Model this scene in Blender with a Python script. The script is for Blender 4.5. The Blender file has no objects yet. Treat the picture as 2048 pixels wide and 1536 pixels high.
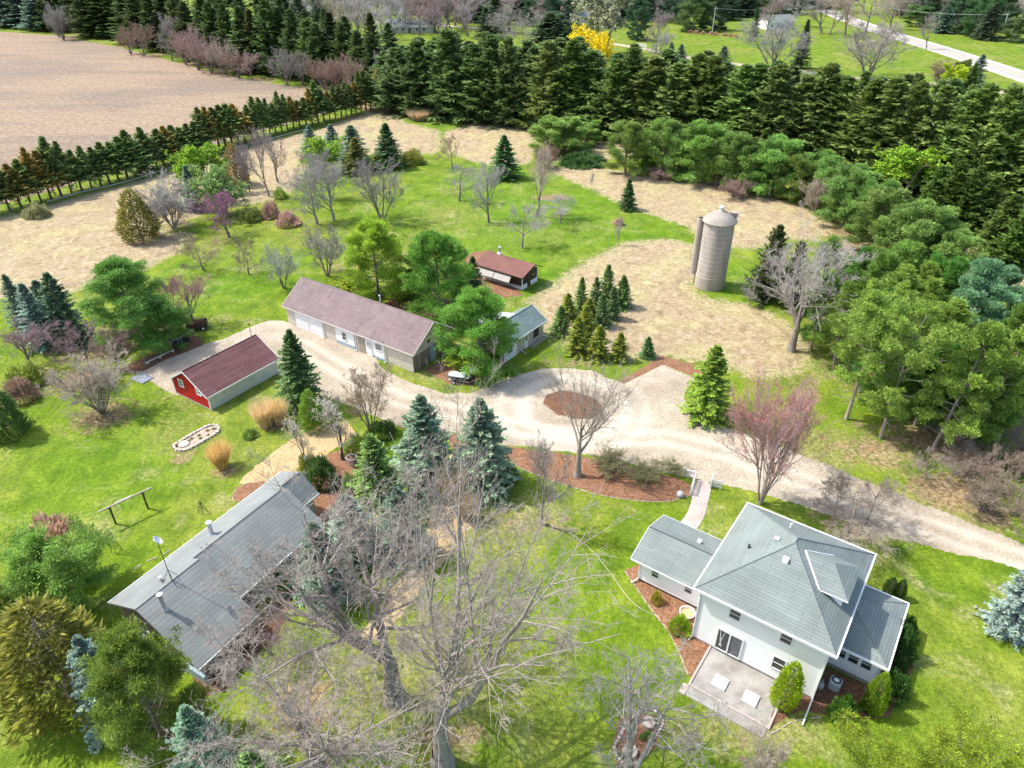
import bpy, math, random
import numpy as np
from mathutils import Vector
from mathutils.geometry import tessellate_polygon

# ------------------------------------------------------------------ camera, sky, sun, exposure
S = bpy.context.scene
F = 1422.0; H = 45.0; P = math.radians(32.7); cP, sP = math.cos(P), math.sin(P)
cam = bpy.data.cameras.new("camera"); co = bpy.data.objects.new("camera", cam)
S.collection.objects.link(co); S.camera = co
cam.sensor_width = 36; cam.lens = 36 * F / 2048; cam.clip_start = 0.5; cam.clip_end = 6000
co.location = (0, 0, H); co.rotation_euler = (math.pi / 2 - P, 0, 0)

SUN_EL = math.radians(54); to_sun = Vector((-.965 * math.cos(SUN_EL), .262 * math.cos(SUN_EL), math.sin(SUN_EL)))
w = bpy.data.worlds.new("World"); S.world = w; w.use_nodes = True
nt = w.node_tree; bg = nt.nodes["Background"]
sky = nt.nodes.new("ShaderNodeTexSky"); sky.sky_type = 'NISHITA'; sky.sun_disc = False
sky.sun_elevation = SUN_EL; sky.sun_rotation = math.atan2(to_sun.x, to_sun.y)
sky.air_density = 1.0; sky.dust_density = 2.5
nt.links.new(sky.outputs[0], bg.inputs[0]); bg.inputs[1].default_value = 0.15
sl = bpy.data.lights.new("sun", 'SUN'); sl.energy = 2.5; sl.angle = math.radians(0.5); sl.color = (1, .955, .88)
so = bpy.data.objects.new("sun", sl); S.collection.objects.link(so)
so.rotation_euler = to_sun.to_track_quat('Z', 'Y').to_euler(); so.location = (0, 0, 120)
S.view_settings.view_transform = 'Standard'; S.view_settings.look = 'None'
S.view_settings.gamma = 1; S.view_settings.exposure = 1.18
S.cycles.max_bounces = 5; S.cycles.diffuse_bounces = 3; S.cycles.transparent_max_bounces = 8
S.cycles.use_denoising = True; S.cycles.denoising_prefilter = 'ACCURATE'

# ------------------------------------------------------------------ picture -> place helpers (2048 x 1536 photo pixels)
def ray(x, y):
    a = (x - 1024) / F; b = (768 - y) / F
    return np.array([a, cP + b * sP, -sP + b * cP])
def G(x, y, z=0.0):
    d = ray(x, y); t = (z - H) / d[2]; return np.array([0, 0, H]) + d * t
def onplane(x, y, o, n):
    d = ray(x, y); C = np.array([0, 0, H]); n = np.array([n[0], n[1], 0.])
    return C + d * (((o - C) @ n) / (d @ n))
def depth(Y, z): return Y * cP - (z - H) * sP
def height_at(Y, topy):
    k = (768 - topy) / F; w_ = Y * (k * cP - sP) / (cP + k * sP); return H + w_

rng = np.random.default_rng(7); random.seed(7)
C = S.collection
def _h(ix, iy, s):
    n = np.sin(ix * 127.1 + iy * 311.7 + s * 74.7) * 43758.5453
    return n - np.floor(n)
def vnoise(x, y, s=0):
    ix = np.floor(x); iy = np.floor(y); fx = x - ix; fy = y - iy
    fx = fx * fx * (3 - 2 * fx); fy = fy * fy * (3 - 2 * fy)
    a = _h(ix, iy, s); b = _h(ix + 1, iy, s); c = _h(ix, iy + 1, s); d = _h(ix + 1, iy + 1, s)
    return (a * (1 - fx) + b * fx) * (1 - fy) + (c * (1 - fx) + d * fx) * fy
def fbm(x, y, s=0, o=4):
    r = 0; a = .5; t = 0
    for i in range(o):
        r = r + a * vnoise(x * 2 ** i, y * 2 ** i, s + i * 13); t += a; a *= .5
    return r / t

def tag(o, label=None, cat=None, group=None, kind=None):
    if label: o["label"] = label
    if cat: o["category"] = cat
    if group: o["group"] = group
    if kind: o["kind"] = kind
    return o
def empty(name, loc=(0, 0, 0), rz=0, label=None, cat=None, group=None):
    o = bpy.data.objects.new(name, None); C.objects.link(o); o.location = loc; o.rotation_euler = (0, 0, rz)
    o.empty_display_size = .3
    return tag(o, label, cat, group)
def raw_mesh(name, V, Fs, mat=None, attrs=None, smooth=False):
    """V (n,3); Fs list of int arrays (m,k)"""
    me = bpy.data.meshes.new(name); V = np.asarray(V, dtype=np.float32)
    me.vertices.add(len(V)); me.vertices.foreach_set("co", V.ravel())
    loops = np.concatenate([f.ravel() for f in Fs]) if Fs else np.zeros(0, int)
    tot = np.concatenate([np.full(len(f), f.shape[1]) for f in Fs]) if Fs else np.zeros(0, int)
    me.loops.add(len(loops)); me.loops.foreach_set("vertex_index", loops.astype(np.int32))
    me.polygons.add(len(tot)); st = np.concatenate([[0], np.cumsum(tot)[:-1]])
    me.polygons.foreach_set("loop_start", st.astype(np.int32))
    me.polygons.foreach_set("loop_total", tot.astype(np.int32))
    if smooth: me.polygons.foreach_set("use_smooth", np.ones(len(tot), bool))
    if mat: me.materials.append(mat)
    for k, a in (attrs or {}).items():
        at = me.attributes.new(k, 'FLOAT', 'POINT'); at.data.foreach_set("value", np.asarray(a, dtype=np.float32))
    me.update(); me.validate(); return me
def link(name, me, parent=None, color=None):
    o = bpy.data.objects.new(name, me); C.objects.link(o)
    if parent: o.parent = parent
    if color: o.color = (*color, 1)
    return o

# ------------------------------------------------------------------ materials
class NT:
    def __init__(s, name):
        s.m = bpy.data.materials.new(name); s.m.use_nodes = True; s.t = s.m.node_tree; s.t.nodes.clear()
        s.out = s.n("OutputMaterial"); s.p = s.n("BsdfPrincipled"); s.l(s.p.outputs[0], s.out.inputs[0])
        s.p.inputs["Roughness"].default_value = .85; s.p.inputs["Specular IOR Level"].default_value = .25
    def n(s, k, **kw):
        x = s.t.nodes.new("ShaderNode" + k)
        for a, b in kw.items(): setattr(x, a, b)
        return x
    def l(s, a, b): s.t.links.new(a, b)
    def v(s, inp, val):
        if hasattr(val, "links"): s.l(val, inp)
        elif val is not None:
            inp.default_value = val
    def coord(s, kind="Object", scale=(1, 1, 1), rot=(0, 0, 0)):
        tc = s.n("TexCoord"); mp = s.n("Mapping"); s.l(tc.outputs[kind], mp.inputs[0])
        mp.inputs[3].default_value = scale; mp.inputs[2].default_value = rot; return mp.outputs[0]
    def noise(s, vec, scale, detail=3, rough=.55, dist=0):
        x = s.n("TexNoise"); s.l(vec, x.inputs["Vector"]); x.inputs["Scale"].default_value = scale
        x.inputs["Detail"].default_value = detail; x.inputs["Roughness"].default_value = rough
        x.inputs["Distortion"].default_value = dist; return x.outputs[0]
    def ramp(s, fac, stops):
        x = s.n("ValToRGB"); s.l(fac, x.inputs[0]); e = x.color_ramp.elements
        while len(e) < len(stops): e.new(.5)
        for i, (p_, c_) in enumerate(stops):
            e[i].position = p_; e[i].color = (*c_, 1) if len(c_) == 3 else c_
        return x.outputs[0]
    def math(s, op, a, b=None, c=None):
        x = s.n("Math", operation=op); s.v(x.inputs[0], a)
        if b is not None: s.v(x.inputs[1], b)
        if c is not None: s.v(x.inputs[2], c)
        return x.outputs[0]
    def mix(s, fac, a, b, mode='MIX'):
        x = s.n("Mix", data_type='RGBA', blend_type=mode); s.v(x.inputs[0], fac)
        s.v(x.inputs[6], a if hasattr(a, "links") else (*a, 1)); s.v(x.inputs[7], b if hasattr(b, "links") else (*b, 1))
        return x.outputs[2]
    def sstep(s, v, lo, hi):
        x = s.n("MapRange", interpolation_type='SMOOTHSTEP'); s.v(x.inputs[0], v)
        x.inputs[1].default_value = lo; x.inputs[2].default_value = hi; return x.outputs[0]
    def attr(s, name):
        x = s.n("Attribute", attribute_name=name); return x.outputs["Fac"]
    def base(s, c): s.v(s.p.inputs["Base Color"], c if hasattr(c, "links") else (*c, 1))
    def bump(s, h, strength=.5, dist=.05):
        b = s.n("Bump"); s.l(h, b.inputs["Height"]); b.inputs["Strength"].default_value = strength
        b.inputs["Distance"].default_value = dist; s.l(b.outputs[0], s.p.inputs["Normal"])

def simple(name, col, rough=.6, noise=.15, scale=6, metallic=0, bump=0, coord="Object", spec=.3):
    t = NT(name); v = t.coord(coord); n = t.noise(v, scale, 4)
    a = tuple(x * (1 - noise) for x in col); b = tuple(min(1, x * (1 + noise)) for x in col)
    t.base(t.ramp(n, [(.3, a), (.7, b)])); t.p.inputs["Roughness"].default_value = rough
    t.p.inputs["Metallic"].default_value = metallic; t.p.inputs["Specular IOR Level"].default_value = spec
    if bump: t.bump(t.noise(v, scale * 3, 4), bump, .03)
    return t.m

def foliage_mat(name, transl=.33):
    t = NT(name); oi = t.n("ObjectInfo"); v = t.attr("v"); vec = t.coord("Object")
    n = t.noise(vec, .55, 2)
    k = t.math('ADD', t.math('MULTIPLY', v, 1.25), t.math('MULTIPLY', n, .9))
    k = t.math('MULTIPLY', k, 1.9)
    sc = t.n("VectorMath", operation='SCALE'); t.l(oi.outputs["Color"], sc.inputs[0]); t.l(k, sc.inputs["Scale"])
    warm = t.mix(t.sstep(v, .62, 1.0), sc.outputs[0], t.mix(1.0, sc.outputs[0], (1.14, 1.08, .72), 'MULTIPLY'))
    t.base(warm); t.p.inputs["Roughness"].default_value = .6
    tr = t.n("BsdfTranslucent"); t.l(warm, tr.inputs[0]); mx = t.n("MixShader"); mx.inputs[0].default_value = transl
    t.l(t.p.outputs[0], mx.inputs[1]); t.l(tr.outputs[0], mx.inputs[2]); t.l(mx.outputs[0], t.out.inputs[0])
    return t.m
def bark_mat(name):
    t = NT(name); oi = t.n("ObjectInfo"); vec = t.coord("Object", (1, 1, .3)); n = t.noise(vec, 5, 4)
    k = t.math('ADD', t.math('MULTIPLY', n, 1.1), .45)
    sc = t.n("VectorMath", operation='SCALE'); t.l(oi.outputs["Color"], sc.inputs[0]); t.l(k, sc.inputs["Scale"])
    t.base(sc.outputs[0]); t.p.inputs["Roughness"].default_value = .9; t.bump(n, .6, .04)
    return t.m
FOL = foliage_mat("foliage"); BARK = bark_mat("bark")

def shingle(name, c1, c2, rows=.28, dark=.55, streak=.0, bw=.9):
    t = NT(name); uv = t.n("UVMap"); br = t.n("TexBrick"); t.l(uv.outputs[0], br.inputs[0])
    br.inputs["Scale"].default_value = 1; br.inputs["Brick Width"].default_value = bw; br.inputs["Row Height"].default_value = rows
    br.inputs["Mortar Size"].default_value = .022; br.inputs["Mortar Smooth"].default_value = .4; br.inputs["Bias"].default_value = 0
    br.inputs["Color1"].default_value = (*c1, 1); br.inputs["Color2"].default_value = (*c2, 1)
    br.inputs["Mortar"].default_value = (*[x * dark for x in c1], 1); br.offset = .5
    v = t.coord("UV"); n = t.noise(v, .35, 4); f = t.noise(v, 14, 3)
    c = t.mix(.75, br.outputs[0], t.ramp(n, [(.25, (.72,) * 3), (.75, (1.2,) * 3)]), 'MULTIPLY')
    c = t.mix(.6, c, t.ramp(f, [(.25, (.65,) * 3), (.75, (1.35,) * 3)]), 'MULTIPLY')
    if streak:
        vs = t.coord("UV", (.9, .12, 1)); sn = t.noise(vs, 2.2, 4)
        c = t.mix(t.sstep(sn, .5, .8), c, tuple(x * (1 - streak) for x in c1))
    t.base(c); t.p.inputs["Roughness"].default_value = .9; t.bump(br.outputs["Fac"], -.12, .02)
    return t.m
def siding(name, col, pitch=.2, dark=.7, vertical=False, dirt=.08):
    t = NT(name); uv = t.n("UVMap"); sp = t.n("SeparateXYZ"); t.l(uv.outputs[0], sp.inputs[0])
    f = t.math('FRACT', t.math('DIVIDE', sp.outputs[0 if vertical else 1], pitch))
    line = t.sstep(f, 0.0, .14)
    v = t.coord("UV"); n = t.noise(v, 1.2, 4)
    c = t.mix(line, tuple(x * dark for x in col), col)
    c = t.mix(1.0, c, t.ramp(n, [(.25, (1 - dirt * 2.5,) * 3), (.7, (1,) * 3)]), 'MULTIPLY')
    t.base(c); t.p.inputs["Roughness"].default_value = .55
    return t.m
M = {}
M['roof_green'] = shingle("shingles_grey_green", (.185, .218, .205), (.215, .25, .235), .24, .70, bw=2)
M['roof_grey'] = shingle("shingles_slate_grey", (.20, .22, .21), (.235, .25, .24), .36, .66, bw=6)
M['roof_mauve'] = shingle("shingles_faded_mauve", (.20, .15, .15), (.24, .185, .18), .24, .72, .35)
M['roof_maroon'] = shingle("shingles_maroon", (.15, .068, .066), (.205, .105, .10), .3, .5, bw=3)
M['roof_brown'] = shingle("shingles_brown_red", (.18, .085, .07), (.215, .105, .085), .24, .8)
M['roof_teal'] = shingle("shingles_teal_grey", (.14, .20, .19), (.19, .25, .235), .26, .5)
M['white_siding'] = siding("white_lap_siding", (.90, .90, .92), .15, .84, dirt=.01)
M['cream_siding'] = siding("cream_siding", (.52, .49, .42), .2, .85)
M['pale_siding'] = siding("pale_green_siding", (.62, .65, .58), .22, .9)
M['red_siding'] = siding("red_board_siding", (.50, .012, .016), .3, .45, True)
M['dark_siding'] = siding("dark_brown_board", (.06, .04, .03), .2, .6, True)
M['trim'] = simple("white_trim_paint", (.78, .78, .78), .45, .04)
M['soffit'] = simple("soffit_paint", (.6, .6, .6), .6, .05)
M['glass'] = simple("dark_window_glass", (.035, .04, .045), .08, .3, 2, spec=.8)
M['screen'] = simple("window_screen", (.13, .14, .15), .4, .3, 3)
M['stone'] = simple("tan_block_wall", (.58, .52, .44), .85, .2, 3, bump=.5)
M['stone_dark'] = simple("brown_stone_wall", (.22, .18, .14), .9, .3, 4, bump=.7)
M['blue_paint'] = simple("blue_grey_paint", (.32, .42, .5), .6, .12)
M['metal'] = simple("galvanised_metal", (.55, .57, .6), .35, .12, 4, .7)
M['dark_metal'] = simple("dark_metal", (.035, .035, .04), .5, .3, 5, .2)
M['black'] = simple("black_rubber", (.02, .02, .022), .7, .2)
M['wood'] = simple("weathered_wood", (.34, .29, .23), .85, .25, 5, bump=.4)
M['dark_wood'] = simple("dark_brown_wood", (.07, .045, .035), .85, .3, 5, bump=.4)
M['silver_cover'] = simple("silver_cover_cloth", (.42, .46, .52), .5, .15, 4)
M['white_plastic'] = simple("white_plastic", (.8, .8, .8), .4, .05)
M['grey_box'] = simple("grey_enamel", (.4, .42, .42), .5, .1)
M['pinkstone'] = simple("pale_pink_stone", (.52, .44, .37), .9, .3, 3, bump=.6)
M['edge_stone'] = simple('dull_edging', (.36, .30, .24), .9, .3, 3)
M['stump'] = simple("cut_wood_top", (.42, .35, .3), .9, .25, 8, bump=.4)
M['clay'] = simple("pale_stoneware", (.58, .46, .42), .7, .15, 4)
M['ash'] = simple("sandy_ash", (.55, .42, .2), .9, .3, 8)

def concrete(name, c1, c2, joint=None):
    t = NT(name); v = t.coord("Object"); n = t.noise(v, .6, 5); f = t.noise(v, 9, 4)
    c = t.ramp(n, [(.3, c1), (.65, c2)]); c = t.mix(.5, c, t.ramp(f, [(.3, (.75,) * 3), (.7, (1.2,) * 3)]), 'MULTIPLY')
    t.base(c); t.p.inputs["Roughness"].default_value = .9; t.bump(f, .3, .01); return t.m
M['concrete'] = concrete("old_concrete", (.20, .18, .155), (.36, .345, .32))
M['path'] = concrete("pale_concrete_path", (.36, .31, .27), (.46, .41, .365))
M['white_concrete'] = simple("white_concrete", (.70, .70, .70), .8, .04, 3)
def gravel(name):
    t = NT(name); v = t.coord("Object"); n = t.noise(v, .07, 5, .6); m = t.noise(v, .5, 5, .65); f = t.noise(v, 5, 3, .7)
    c = t.ramp(n, [(.32, (.29, .24, .175)), (.5, (.385, .33, .25)), (.68, (.47, .41, .32))])
    c = t.mix(.55, c, t.ramp(m, [(.3, (.66, .63, .58)), (.7, (1.15, 1.15, 1.15))]), 'MULTIPLY')
    c = t.mix(.9, c, t.ramp(f, [(.3, (.6,) * 3), (.7, (1.35,) * 3)]), 'MULTIPLY')
    wv = t.attr("wear"); c = t.mix(t.math('MULTIPLY', wv, .55), c, (.60, .54, .45))
    t.base(c); t.p.inputs["Roughness"].default_value = .95; t.bump(f, .5, .03); return t.m
M['gravel'] = gravel("pale_gravel")
def mulch(name, c1=(.09, .04, .02), c2=(.235, .115, .062), c3=(.40, .26, .16)):
    t = NT(name); v = t.coord("Object"); n = t.noise(v, 6, 4, .75); m = t.noise(v, .8, 3)
    c = t.ramp(n, [(.3, c1), (.5, c2), (.72, c3)])
    c = t.mix(.6, c, t.ramp(m, [(.3, (.75, .75, .75)), (.7, (1.2, 1.2, 1.2))]), 'MULTIPLY')
    t.base(c); t.p.inputs["Roughness"].default_value = .95; t.bump(n, .9, .08); return t.m
M['mulch'] = mulch("wood_mulch")
M['dark_mulch'] = mulch("dark_leaf_mulch", (.05, .025, .015), (.16, .08, .045), (.3, .17, .1))
M['tanstraw'] = mulch("tan_ground_straw", (.26, .18, .08), (.46, .34, .17), (.58, .46, .29))
def road_m():
    t = NT("worn_asphalt"); v = t.coord("Object"); n = t.noise(v, 3, 4); a = t.attr("across")
    c = t.ramp(n, [(.3, (.17, .155, .16)), (.7, (.24, .22, .225))])
    edge = t.sstep(a, .80, .84); c = t.mix(edge, c, (.5, .46, .4)); t.base(c)
    return t.m
M['road'] = road_m()
M['line_yellow'] = simple("yellow_road_paint", (.6, .45, .08), .7, .1)
M['line_white'] = simple("white_road_paint", (.7, .7, .68), .7, .1)
def water():
    t = NT("pond_water"); t.base((.16, .2, .24)); t.p.inputs["Roughness"].default_value = .12
    v = t.coord("Object"); t.bump(t.noise(v, 1.5, 3), .2, .05); t.p.inputs["Specular IOR Level"].default_value = .8; return t.m
M['water'] = water()

# ------------------------------------------------------------------ ground
def sdf(px, py, poly):
    """signed distance, negative inside; poly (k,2)"""
    poly = np.asarray(poly, float); d = np.full(px.shape, 1e9); inside = np.zeros(px.shape, bool)
    k = len(poly)
    for i in range(k):
        a = poly[i]; b = poly[(i + 1) % k]; e = b - a; wx = px - a[0]; wy = py - a[1]
        t = np.clip((wx * e[0] + wy * e[1]) / max(e @ e, 1e-9), 0, 1)
        d = np.minimum(d, (wx - e[0] * t) ** 2 + (wy - e[1] * t) ** 2)
        c = (a[1] > py) != (b[1] > py)
        with np.errstate(divide='ignore', invalid='ignore'):
            xx = (b[0] - a[0]) * (py - a[1]) / (b[1] - a[1] + 1e-12) + a[0]
        inside ^= c & (px < xx)
    d = np.sqrt(d); return np.where(inside, -d, d)
def wp(pts): return np.array([G(x, y)[:2] for x, y in pts])

LITTER = [  # centre px, radii px, strength : bare soil / leaf litter under trees, softly fading into the lawn
    (600, 1420, 170, 110, .7), (880, 1480, 150, 70, .75), (800, 1180, 190, 120, .45), (1010, 1150, 120, 130, .35), (210, 830, 95, 60, .8),
    (150, 760, 60, 40, .8), (440, 480, 70, 40, .5), (350, 450, 80, 30, .6), (560, 430, 80, 30, .6), (600, 470, 80, 30, .45),
    (690, 530, 90, 35, .5), (800, 445, 70, 30, .4), (850, 470, 110, 30, .45), (910, 385, 60, 20, .5), (975, 440, 50, 15, .3),
    (1040, 480, 60, 20, .35), (1110, 430, 60, 18, .4), (1235, 445, 22, 8, .8), (1090, 340, 60, 25, .6), (720, 560, 60, 30, .6),
    (1560, 690, 110, 35, .6), (1620, 620, 70, 60, .4), (1520, 985, 120, 50, .35), (1080, 1045, 150, 45, .55), (1230, 1020, 150, 30, .35),
    (1690, 1060, 140, 60, .6), (1900, 985, 130, 60, .9), (1980, 1030, 120, 50, .7), (1760, 900, 170, 60, .75), (1880, 880, 150, 70, .9),
    (1720, 850, 80, 30, .6), (1700, 740, 120, 80, .6), (1920, 780, 200, 110, .9), (1460, 900, 120, 40, .5), (1450, 850, 60, 30, .4),
    (60, 760, 90, 50, .6), (330, 650, 120, 40, .6), (200, 690, 160, 50, .8), (1150, 725, 120, 25, .6), (1330, 715, 80, 20, .5),
    (370, 905, 60, 16, .6), (360, 920, 36, 10, 1.), (450, 945, 50, 22, .8), (550, 850, 60, 22, .8), (500, 880, 30, 16, .5),
    (600, 880, 80, 40, .3), (1300, 1470, 90, 60, .4), (1500, 1500, 120, 50, .5), (1620, 1500, 120, 40, .4), (1390, 1330, 60, 50, .4),
    (1290, 1300, 50, 60, .2), (60, 1200, 150, 60, .4), (120, 1310, 150, 70, .6), (300, 1440, 170, 80, .5), (1720, 385, 170, 25, .6),
    (1480, 370, 200, 18, .6), (1660, 450, 120, 25, .6), (1700, 500, 60, 40, .5), (1000, 560, 70, 25, .5), (860, 500, 90, 40, .5),
    (700, 200, 60, 12, .5), (760, 560, 90, 40, .4), (940, 955, 90, 60, .6), (960, 870, 60, 20, .5), (1010, 1060, 60, 60, .3), (1470, 985, 60, 30, .3), (2040, 1260, 60, 40, .6), (1100, 395, 55, 9, 1.)]
DULL = [(1500, 1460, 300, 70, .8), (330, 860, 120, 80, .35), (480, 920, 150, 80, .4), (1650, 900, 180, 60, 1.), (1900, 1010, 250, 70, .9), (1420, 880, 120, 40, .8),
        (1000, 1050, 150, 120, .7), (800, 1350, 320, 200, .8), (500, 1480, 120, 90, .5), (900, 430, 150, 60, .5), (780, 520, 160, 60, .6), (1100, 470, 150, 50, .4), (620, 440, 130, 40, .4),
        (60, 760, 170, 90, .5), (350, 870, 100, 60, .5), (1700, 980, 250, 40, .6), (1750, 1100, 100, 50, .5), (1350, 1000, 80, 40, .4), (1150, 650, 80, 50, .6), (880, 745, 100, 22, .7), (1300, 180, 900, 30, .3)]
STRIPS = [([(600, 190), (700, 205), (800, 225), (950, 240), (1200, 268), (1400, 300), (1600, 340), (1800, 380), (2060, 430)], 6, .95),
          ([(-60, 62), (130, 72), (250, 97), (340, 120), (420, 142), (520, 163), (640, 180)], 5, .9),
          ([(1240, 360), (1380, 375), (1500, 395), (1600, 425), (1700, 480), (1780, 560), (1900, 650)], 4.5, .8)]
def blob_mask(px, py, X, Y, lst):
    m = np.zeros(len(X))
    nz = fbm(X * .35, Y * .35, 5) - .5
    for cx, cy, rx, ry, st in lst:
        c = G(cx, cy); ex = np.linalg.norm(G(cx + rx, cy) - c); ey = .5 * (np.linalg.norm(G(cx, cy - ry) - c) + np.linalg.norm(G(cx, cy + ry) - c))
        q = np.sqrt(((X - c[0]) / ex) ** 2 + ((Y - c[1]) / ey) ** 2)
        m = np.maximum(m, st * np.clip(1.15 - q + nz * .5, 0, 1))
    return m

def build_ground():
    def axis(lo, hi, step, ext):
        a = np.arange(lo, hi + 1e-6, step); out = []; x = hi; s = step
        while x < ext: s *= 1.18; x += s; out.append(x)
        out2 = []; x = lo; s = step
        while x > -ext: s *= 1.18; x -= s; out2.append(x)
        return np.array(out2[::-1] + list(a) + out)
    xs = axis(-115, 115, .7, 3000); ys = axis(18, 180, .7, 4000)
    X, Y = np.meshgrid(xs, ys); sh = X.shape; X = X.ravel(); Y = Y.ravel()
    n = len(X); V = np.zeros((n, 3)); V[:, 0] = X; V[:, 1] = Y
    i = np.arange(sh[0] - 1)[:, None] * sh[1] + np.arange(sh[1] - 1)[None, :]; i = i.ravel()
    Q = np.stack([i, i + 1, i + sh[1] + 1, i + sh[1]], 1)
    lit = blob_mask(0, 0, X, Y, LITTER); dull = blob_mask(0, 0, X, Y, DULL)
    for line, wdt, st in STRIPS:
        pts = wp(line); d = np.full(n, 1e9)
        for a, b in zip(pts[:-1], pts[1:]):
            e = b - a; t = np.clip(((X - a[0]) * e[0] + (Y - a[1]) * e[1]) / (e @ e), 0, 1)
            d = np.minimum(d, np.hypot(X - a[0] - e[0] * t, Y - a[1] - e[1] * t))
        lit = np.maximum(lit, st * np.clip(1.3 - d / wdt, 0, 1))
    lush = blob_mask(0, 0, X, Y, [(1050, 420, 330, 130, 1.), (470, 560, 170, 70, .8), (1480, 560, 120, 40, .8), (870, 250, 120, 25, .9), (1700, 230, 500, 60, .5), (250, 900, 260, 130, .45), (1180, 560, 200, 60, .9)])
    straw = np.zeros(n); near = (np.abs(X) < 140) & (Y < 330)
    for poly, _l in MD:
        d = sdf(X[near], Y[near], wp(poly)); straw[near] = np.maximum(straw[near], np.clip(1 - d / 3.4, 0, 1) * .95)
    me = raw_mesh("ground", V, [Q], None, dict(litter=lit, dull=dull, lush=lush, straw=straw))
    t = NT("lawn"); v = t.coord("Object")
    big = t.noise(v, .055, 4, .55); mid = t.noise(v, .32, 5, .6, .4); fine = t.noise(v, 2.6, 4, .7); tiny = t.noise(v, 9, 2, .6)
    vs = t.coord("Object", (1.0, .35, 1), (0, 0, .3)); st = t.noise(vs, 1.1, 4, .6)
    c = t.ramp(mid, [(.28, (.07, .14, .010)), (.5, (.125, .205, .012)), (.7, (.19, .265, .022))])
    c = t.mix(t.sstep(big, .42, .62), c, t.ramp(mid, [(.3, (.11, .17, .016)), (.7, (.23, .27, .04))]))
    c = t.mix(t.math('MULTIPLY', t.attr("lush"), .6), c, t.ramp(mid, [(.3, (.065, .175, .008)), (.7, (.115, .245, .015))]))
    dm = t.sstep(t.math('ADD', t.attr("dull"), t.math('MULTIPLY', t.math('SUBTRACT', st, .5), 1.2)), .2, .75)
    c = t.mix(t.math('MULTIPLY', dm, .75), c, t.ramp(fine, [(.3, (.14, .155, .035)), (.7, (.30, .29, .10))]))
    lm = t.sstep(t.math('ADD', t.attr("litter"), t.math('MULTIPLY', t.math('SUBTRACT', t.noise(v, .9, 5, .7), .5), 1.5)), .32, .72)
    c = t.mix(t.math('MULTIPLY', lm, .8), c, t.ramp(fine, [(.3, (.14, .085, .05)), (.5, (.27, .18, .11)), (.72, (.40, .30, .22))]))
    sm_ = t.sstep(t.math('ADD', t.attr("straw"), t.math('MULTIPLY', t.math('SUBTRACT', t.noise(v, .8, 5, .7), .5), 1.8)), .3, .75)
    c = t.mix(t.math('MULTIPLY', sm_, .85), c, t.ramp(fine, [(.3, (.26, .21, .10)), (.7, (.50, .42, .28))]))
    pat = t.sstep(t.noise(v, .17, 5, .7, .8), .52, .70)
    c = t.mix(t.math('MULTIPLY', pat, .6), c, t.ramp(fine, [(.3, (.20, .22, .06)), (.7, (.42, .38, .20))]))
    sp = t.sstep(t.noise(v, 4.5, 3, .6), .66, .72)
    c = t.mix(t.math('MULTIPLY', sp, .5), c, (.42, .42, .16))
    c = t.mix(.85, c, t.ramp(fine, [(.28, (.5, .56, .5)), (.72, (1.45, 1.36, 1.4))]), 'MULTIPLY')
    c = t.mix(.8, c, t.ramp(t.noise(vs, .8, 6, .75, .5), [(.3, (.62, .68, .7)), (.7, (1.3, 1.22, 1.2))]), 'MULTIPLY')
    c = t.mix(.8, c, t.ramp(tiny, [(.3, (.6,) * 3), (.7, (1.4,) * 3)]), 'MULTIPLY')
    t.base(c); t.p.inputs["Roughness"].default_value = .9; t.p.inputs["Specular IOR Level"].default_value = .1
    t.bump(t.math('ADD', fine, t.math('MULTIPLY', tiny, .5)), .8, .12)
    me.materials.append(t.m)
    tag(link("ground", me), "bright spring lawn and bare ground around the farmstead", kind="structure")

def smooth_poly(P_, it=2):
    P_ = np.asarray(P_, float)
    for _ in range(it):
        Q_ = np.roll(P_, -1, 0); P_ = np.stack([P_ * .75 + Q_ * .25, P_ * .25 + Q_ * .75], 1).reshape(-1, 2)
    return P_
def densify(P_, step):
    out = []
    for i in range(len(P_)):
        a = P_[i]; b = P_[(i + 1) % len(P_)]; k = max(1, int(np.linalg.norm(b - a) / step))
        for j in range(k): out.append(a + (b - a) * j / k)
    return np.array(out)
def sheet(name, pts, z, mat, jit=.12, step=.4, smooth=0, label=None, kind="structure", cat=None, world=False, holes=None, wear=None, group=None):
    Pp = np.asarray(pts, float) if world else wp(pts)
    if smooth: Pp = smooth_poly(Pp, smooth)
    Pp = densify(Pp, step)
    if jit: Pp = Pp + (np.stack([fbm(Pp[:, 0] * 1.3, Pp[:, 1] * 1.3, 3), fbm(Pp[:, 0] * 1.3, Pp[:, 1] * 1.3, 9)], 1) - .5) * 4 * jit
    loops = [[Vector((*p, 0)) for p in Pp]]
    if holes:
        for h in holes:
            hp = densify(smooth_poly(wp(h), 2), step); loops.append([Vector((*p, 0)) for p in hp])
    tris = tessellate_polygon(loops); V = np.array([v for l in loops for v in l]); V[:, 2] = z
    T = np.array(tris); 
    a = V[T[:, 1]] - V[T[:, 0]]; b = V[T[:, 2]] - V[T[:, 0]]; neg = (a[:, 0] * b[:, 1] - a[:, 1] * b[:, 0]) < 0
    T[neg] = T[neg][:, ::-1]
    me = raw_mesh(name, V, [T], mat, dict(wear=np.zeros(len(V))))
    return tag(link(name, me), label, cat, group, kind)
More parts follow.
